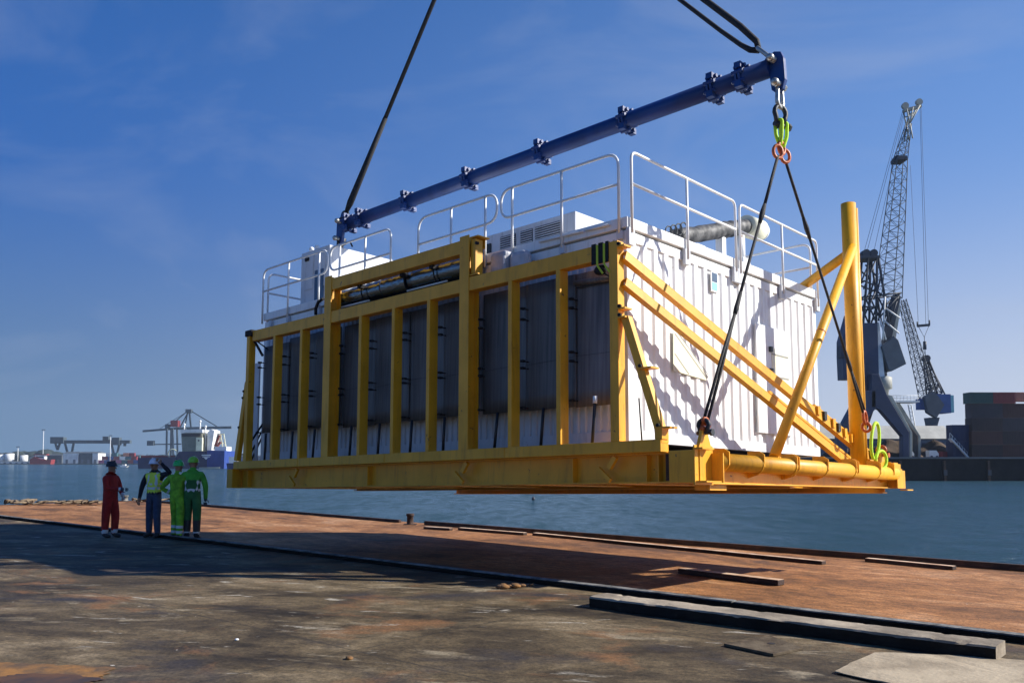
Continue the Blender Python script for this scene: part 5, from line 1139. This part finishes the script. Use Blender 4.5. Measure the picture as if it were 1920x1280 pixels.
s = MB(); s.box(PS(340, 818, .7), PS(374, 812.5, .98)); s.build('bridge_windows', 'box_grey', sh_)
s = MB(); s.box(PS(368, 845, -.6), PS(380, 820, .9)); s.build('deck_house', 'ship_cream', sh_); s = MB(); s.box(PS(372, 827, -.7), PS(375, 824, -.62)); s.build('porthole', 'box_grey', sh_)
s = MB(); s.prism([PS(385, 846, 2), PS(386, 810, 2), PS(393, 804, 2), PS(399, 807, 2), PS(393, 846, 2)], (0, 8, 0)); s.build('funnel', 'crane_white', sh_)
s = MB()
for dy in (1.5, 6): 
    for a_, b_ in (((399, 842), (407, 812)), ((416, 842), (411, 813)), ((406, 813), (412, 813)), ((402, 830), (414, 830))): s.bar(PS(*a_, dy), PS(*b_, dy), .45, .45, WY)
s.build('stern_gantry', 'ship_cream', sh_)
s = MB(); s.bar(PS(402, 836, 1), PS(410, 815, 1), .9, .9, WY); s.bar(PS(405, 838, 1), PS(412, 828, 1), .9, .9, WY); s.build('red_davit', 'boot_red', sh_)
s = MB(); s.box(PS(404, 846, -1), PS(426, 837, 6)); s.build('aft_deck', 'crane_white', sh_)
for (u, v0, v1) in ((341, 806, 796), (371, 806, 790), (381, 846, 800)):
    s = MB(); s.tube([PS(u, v0, 3), PS(u, v1, 3)], .3, 8); s.ball(PS(u, v1-1, 3), .6, 9); s.build('mast', 'crane_white', sh_)
s = MB()
for i in range(34):
    u = 262+i*2.0+random.uniform(-1, 1); hgt = random.uniform(2, 7); s.bar(PS(u, 858, 2+random.uniform(0, 8)), PS(u+random.uniform(-4, 4), 858-hgt, 4), .35, .35, WY)
s.tube(ring_pts(PS(322, 850, 1), 2.0, WX, uz, 16), .3, 6, closed=True); s.build('deck_pipework', 'ship_cream', sh_)
s = MB(); s.box(PS(262, 859, 1), PS(330, 853.5, 14)); s.build('hold_coaming', 'tug_red', sh_)
# second small boat behind the frame at the left end
fb_ = thing('work_boat', 'white and purple work boat partly hidden by the left end of the yellow frame', 'boat', PS(430, 880, 0, 330))
def PF(u, v, dy=0.0): return PS(u, v, dy, 330)
s = MB(); s.prism([PF(428, 880, -1), PF(426, 868, -1), PF(462, 868, -1), PF(458, 880, -1)], (0, 5, 0)); s.build('hull', 'hull_dark', fb_); s = MB(); s.box(PF(430, 867.8, -.5), PF(446, 856, 3)); s.build('wheelhouse', 'crane_white', fb_)
# buoy
b = at(1000, 937, 1.0); b0 = ray(1000, 937); tt = (WZ-CAMZ)/b0.z; p = CAMP+b0*tt
t_ = thing('mooring_buoy', 'tiny dark buoy floating under the middle of the hanging frame', 'buoy', p)
s = MB(); s.ball(p+Vector((0, 0, .12)), .16, 12, (1, 1, 1.2)); s.build('float', 'crane_dark', t_); s = MB(); s.tube([p+Vector((0, 0, .3)), p+Vector((0, 0, .42))], .03, 6); s.build('ring_post', 'crane_dark', t_)

# ================================================================ people
def cloth(n, c, var=.35): M[n] = mat(n, c, .85, var=var, vscale=7, bump=.7, bscale=9)
cloth('red_cloth', (0.42, 0.014, 0.010)); cloth('navy_cloth', (0.012, 0.014, 0.03)); cloth('jeans', (0.05, 0.07, 0.13)); cloth('hivis_yellow', (0.78, 0.95, 0.10), .12); cloth('green_cloth', (0.24, 0.60, 0.03), .5); cloth('dark_green_cloth', (0.10, 0.50, 0.05)); cloth('darkest_green', (0.035, 0.17, 0.045))
M['reflect'] = mat('reflective_band', (0.62, 0.64, 0.66), .4); M['skin'] = mat('skin', (0.36, 0.19, 0.12), .55, var=.15, vscale=12); M['boot'] = mat('dark_boots', (0.02, 0.018, 0.018), .6); M['boot_grey'] = mat('grey_boots', (0.35, 0.34, 0.33), .6)
M['glove'] = mat('white_glove', (0.60, 0.58, 0.55), .8); M['dark_glove'] = mat('dark_glove', (0.03, 0.05, 0.08), .8); M['hair'] = mat('dark_hair', (0.015, 0.012, 0.01), .8)
M['helmet_white'] = mat('white_helmet', (0.92, 0.88, 0.9), .25); M['helmet_green'] = mat('green_helmet', (0.05, 0.55, 0.12), .3); M['helmet_lime'] = mat('lime_helmet', (0.25, 0.62, 0.05), .3); M['helmet_dark'] = mat('dark_helmet', (0.03, 0.02, 0.025), .4)
def person(label, u, v, height, yaw, armL, armR, mats, stance=(.13, .13), helmet=None, rules=None, girth=1.0, headturn=0.0, lean=0.0):
    base = gp(u, v, 0.0); k = height/1.75
    root = thing('person', label, 'person', base, 'people standing on the near deck')
    J = {}; E = []
    def j(n, p, rx, ry=None): J[n] = (Vector(p), rx*girth if n not in ('head1', 'head2', 'neck') else rx, (ry or rx)*girth if n not in ('head1', 'head2', 'neck') else (ry or rx))
    ly = lean
    j('pelvis', (0, 0, .95), .165, .125); j('belly', (0, 0, 1.10), .155, .12); j('chest', (0, .0+ly, 1.30), .175, .125); j('collar', (0, ly, 1.44), .10, .09); j('neck', (0, ly-.005, 1.51), .055); j('head1', (0, ly-.02, 1.585), .078, .088); j('head2', (0, ly-.015, 1.675), .085, .09)
    E += [('pelvis', 'belly'), ('belly', 'chest'), ('chest', 'collar'), ('collar', 'neck'), ('neck', 'head1'), ('head1', 'head2')]
    for s_, sg, arm in (('L', 1, armL), ('R', -1, armR)):
        st_ = stance[0] if sg > 0 else stance[1]; fwd = .05*sg
        j('hip'+s_, (sg*.095, 0, .88), .105); j('knee'+s_, (sg*(.095+st_*.3), -.02-fwd, .50), .082); j('ankle'+s_, (sg*(.09+st_*.5), -fwd, .13), .070); j('heel'+s_, (sg*(.09+st_*.5), -fwd, .05), .048); j('toe'+s_, (sg*(.10+st_*.6), -.17-fwd, .035), .036, .045)
        E += [('pelvis', 'hip'+s_), ('hip'+s_, 'knee'+s_), ('knee'+s_, 'ankle'+s_), ('ankle'+s_, 'heel'+s_), ('heel'+s_, 'toe'+s_)]
        j('sh'+s_, (sg*.19, ly, 1.40), .075); el, wr = Vector(arm[0]), Vector(arm[1]); d = (wr-el).normalized(); pa = wr+d*.075
        j('el'+s_, el, .056); j('wr'+s_, wr, .038); j('palm'+s_, pa, .042, .022)
        E += [('chest', 'sh'+s_), ('sh'+s_, 'el'+s_), ('el'+s_, 'wr'+s_), ('wr'+s_, 'palm'+s_)]
    names_ = list(J); me = bpy.data.meshes.new('person_skeleton'); me.from_pydata([J[n][0] for n in names_], [(names_.index(a), names_.index(b)) for a, b in E], [])
    tmp = bpy.data.objects.new('person_skeleton', me); col.objects.link(tmp)
    sk = tmp.modifiers.new('skin', 'SKIN'); sk.use_smooth_shade = True; sk.branch_smoothing = .6
    sv = me.skin_vertices[0].data
    for i, n in enumerate(names_): sv[i].radius = (J[n][1], J[n][2]); sv[i].use_root = (n == 'pelvis')
    ss = tmp.modifiers.new('subdivision', 'SUBSURF'); ss.levels = 2; ss.render_levels = 2
    dg = bpy.context.evaluated_depsgraph_get(); dg.update(); ev = tmp.evaluated_get(dg); body = bpy.data.meshes.new_from_object(ev)
    bpy.data.objects.remove(tmp); bm = bmesh.new(); bm.from_mesh(body)
    # fingers, ears, nose joined into the same body mesh
    s = MB(); s.bm.free(); s.bm = bm; nb_faces = len(bm.faces)
    for s_, sg in (('L', 1), ('R', -1)):
        pa = J['palm'+s_][0]; wr = J['wr'+s_][0]; d = (pa-wr).normalized(); sd2 = d.cross(Vector((0, 1, 0)));
        if sd2.length < .1: sd2 = d.cross(Vector((0, 0, 1)))
        sd2.normalize(); nn = sd2.cross(d)
        for q, (o_, l_) in enumerate(((-.030, .060), (-.010, .075), (.010, .080), (.030, .070))):
            a = pa+sd2*o_+d*.015; s.tube([a, a+d*l_*.5+nn*.006, a+d*l_*.85+nn*.025], [.0105, .0095, .007], 6)
        a = wr+d*.035-sd2*.03; s.tube([a, a+d*.03-sd2*.035, a+d*.06-sd2*.04+nn*.01], [.012, .011, .008], 6)
    f0 = len(bm.faces)
    ht = Matrix.Rotation(headturn, 3, 'Z'); hc = Vector((0, ly-.02, 1.60))
    s.tube([hc+ht@Vector((0, -.082, .022)), hc+ht@Vector((0, -.105, -.008)), hc+ht@Vector((0, -.085, -.015))], [.010, .016, .008], 6)
    for sg in (-1, 1):
        s.ball(hc+ht@Vector((sg*.083, .0, .0)), .03, 7, (.4, .7, 1.1)); s.ball(hc+ht@Vector((sg*.032, -.083, .022)), .012, 6, (1, .5, .7))
    s.ball(hc+ht@Vector((0, -.083, -.045)), .022, 7, (1.1, .35, .3)); s.ball(hc+ht@Vector((0, -.06, -.075)), .035, 8, (1, .9, .7))
    bm.faces.ensure_lookup_table()
    ml = ['skin', mats['top'], mats['leg'], mats.get('boot', 'boot'), mats.get('handL', 'skin'), mats.get('handR', 'skin'), mats.get('sleeve', mats['top']), 'reflect', mats.get('extra', mats['top']), 'hair']
    def segd(p, a, b):
        ab = b-a; t_ = max(0, min(1, (p-a).dot(ab)/ab.dot(ab))); return (p-(a+ab*t_)).length, t_
    for i, f in enumerate(bm.faces):
        c = f.calc_center_median()
        if i >= f0: f.material_index = 0; f.smooth = True; continue
        best = None
        for a, b in E:
            dd_, t_ = segd(c, J[a][0], J[b][0]); dd_ -= (J[a][1]*(1-t_)+J[b][1]*t_)*.9
            if best is None or dd_ < best[0]: best = (dd_, a, b, t_)
        a, b = best[1], best[2]
        if b in ('neck', 'head1', 'head2'): mi = 0 if not (b == 'neck' and c.z < 1.485) else 1
        elif b.startswith('palm'): mi = 4 if b[-1] == 'L' else 5
        elif b.startswith('sh'): mi = 1
        elif b[:2] in ('el', 'wr'): mi = 6
        elif b.startswith('toe') or b.startswith('heel'): mi = 3
        elif b[:4] in ('hipL', 'hipR', 'knee', 'ankl'): mi = 2
        else: mi = 1 if c.z > .97 else 2
        if i >= nb_faces: mi = 4 if c.x > 0 else 5
        if rules: mi = rules(c, a, b, mi, best[3])
        f.material_index = mi; f.smooth = True
    if mats.get('hairy'):
        for f in bm.faces:
            c = f.calc_center_median()-hc
            if c.z > -.05 and (ht.transposed()@c).y > .0 and abs(c.x) < .12 and c.z < .2 and c.length < .16: f.material_index = 9
    for vv in bm.verts: vv.co = (Matrix.Rotation(yaw, 3, 'Z') @ vv.co)*k
    me2 = bpy.data.meshes.new('body'); bm.to_mesh(me2); bm.free(); bpy.data.meshes.remove(body)
    for n in ml: me2.materials.append(M[n])
    o = bpy.data.objects.new('body', me2); col.objects.link(o); o.parent = root
    if helmet:
        s = MB(Matrix.Translation(base) @ Matrix.Scale(k, 4) @ Matrix.Rotation(yaw, 4, 'Z') @ Matrix.Translation(hc+Vector((0, .005, 0))) @ Matrix.Rotation(headturn, 4, 'Z') @ Matrix.Rotation(-.10, 4, 'X'))
        n = 20; prof = [(.130, .040), (.122, .046), (.119, .075), (.109, .112), (.084, .146), (.045, .163), (.0, .168)]
        rings = []
        for (r_, z) in prof[:-1]:
            rings.append([s._v((r_*math.cos(2*math.pi*i/n)*.92, r_*math.sin(2*math.pi*i/n)*1.08-(.045*max(0, -math.sin(2*math.pi*i/n)) if z < .043 else 0), z+(.012*math.sin(2*math.pi*i/n) if z < .043 else 0))) for i in range(n)])
        tp = s._v((0, 0, .168))
        for a in range(len(rings)-1):
            for i in range(n): f = s.bm.faces.new((rings[a][i], rings[a][(i+1) % n], rings[a+1][(i+1) % n], rings[a+1][i])); f.smooth = True
        for i in range(n): f = s.bm.faces.new((rings[-1][i], rings[-1][(i+1) % n], tp)); f.smooth = True
        s.box((-.012, -.10, .150), (.012, .10, .172))
        h = s.build('helmet', helmet, root)
    return root
def band(c, lo, hi): return lo < c.z < hi
def r_red(c, a, b, mi, t):
    if b.startswith('ankle') and band(c, .10, .175): return 7
    if b[:2] == 'wr' and t > .86: return 7
    return mi
person('person in red coveralls and dark cap standing with a white glove on the hip, leftmost', 205, 1007, 1.64, R(75), ((.25, -.05, 1.12), (.14, -.22, .98)), ((-.26, -.10, 1.14), (-.12, -.38, 1.12)),
       dict(top='red_cloth', leg='red_cloth', handL='glove', handR='dark_glove', boot='boot'), stance=(.02, .02), helmet='helmet_dark', rules=r_red, girth=1.17, headturn=R(15))
def r_vest(c, a, b, mi, t):
    if (b in ('chest', 'collar', 'belly', 'pelvis') or b.startswith('sh') or b.startswith('hip')) and 1.0 < c.z < 1.45:
        if b.startswith('sh') and abs(c.x) > .185: return 6
        if abs(c.z-1.10) < .022 or abs(c.z-1.19) < .018 or (abs(abs(c.x)-.10) < .022 and c.z > 1.2): return 7
        return 8
    return mi
person('person in white helmet, yellow vest and jeans with one arm raised to the helmet', 287, 1007, 1.70, R(-12), ((.43, -.04, 1.44), (.235, -.12, 1.655)), ((-.30, -.02, 1.12), (-.34, -.04, .87)),
       dict(top='navy_cloth', leg='jeans', sleeve='navy_cloth', extra='hivis_yellow', handL='skin', handR='skin'), stance=(.10, .10), helmet='helmet_white', rules=r_vest, girth=1.04)
def r_g1(c, a, b, mi, t):
    if b.startswith('ankle') and (band(c, .14, .19) or band(c, .25, .30)): return 7
    if b[:2] == 'wr' and .45 < t < .6: return 7
    return mi
person('person in bright lime green coveralls and green helmet with an elbow out, back partly turned', 330, 1005, 1.64, R(150), ((.22, -.05, 1.14), (.05, -.26, 1.05)), ((-.40, .02, 1.16), (-.20, -.12, .98)) if False else ((.24, .02, 1.14), (.20, -.12, .92)),
       dict(top='green_cloth', leg='green_cloth', handL='dark_glove', handR='dark_glove'), stance=(.05, .05), helmet='helmet_green', rules=r_g1, girth=1.12) if False else person('person in bright lime green coveralls and green helmet with one elbow out', 331, 1010, 1.66, R(160), ((.42, .05, 1.13), (.20, -.12, .99)), ((-.26, -.08, 1.14), (-.16, -.30, 1.04)),
       dict(top='green_cloth', leg='green_cloth', handL='dark_glove', handR='dark_glove'), stance=(.05, .05), helmet='helmet_green', rules=r_g1, girth=1.12)
def r_g2(c, a, b, mi, t):
    if b[:2] not in ('el', 'wr') and b[:4] != 'palm' and (abs(c.z-1.06) < .02 or abs(c.z-1.20) < .02) and abs(c.x) < .17: return 7
    if b[:2] not in ('el', 'wr') and b[:4] != 'palm' and c.z < 1.26 and c.z > .9: return 8
    if b.startswith('ankle') and band(c, .12, .16): return 7
    if b.startswith('ankle') and c.z < .40: return 3
    return mi
person('person in dark green coveralls and lime helmet seen from behind, rightmost', 359, 1010, 1.74, R(185), ((.25, -.03, 1.13), (.20, -.18, .92)), ((-.27, -.02, 1.12), (-.25, -.10, .86)),
       dict(top='dark_green_cloth', leg='darkest_green', extra='darkest_green', handL='dark_glove', handR='dark_glove'), stance=(.05, .05), helmet='helmet_lime', rules=r_g2, girth=1.12)

# ================================================================ air
hz = MB(); hz.box((-1500, -30, WZ-1), (1500, 1400, 90)); ho = hz.build('haze', 'far_land'); ho.data.materials.clear()
hm_ = bpy.data.materials.new('haze_air'); hm_.use_nodes = True; hn = hm_.node_tree; hn.nodes.clear()
ou = hn.nodes.new('ShaderNodeOutputMaterial'); pv_ = hn.nodes.new('ShaderNodeVolumePrincipled'); pv_.inputs['Color'].default_value = (0.62, 0.76, 0.95, 1); pv_.inputs['Density'].default_value = 0.00013; pv_.inputs['Anisotropy'].default_value = 0.0
hn.links.new(pv_.outputs[0], ou.inputs['Volume']); ho.data.materials.append(hm_); tag(ho, kind='stuff')
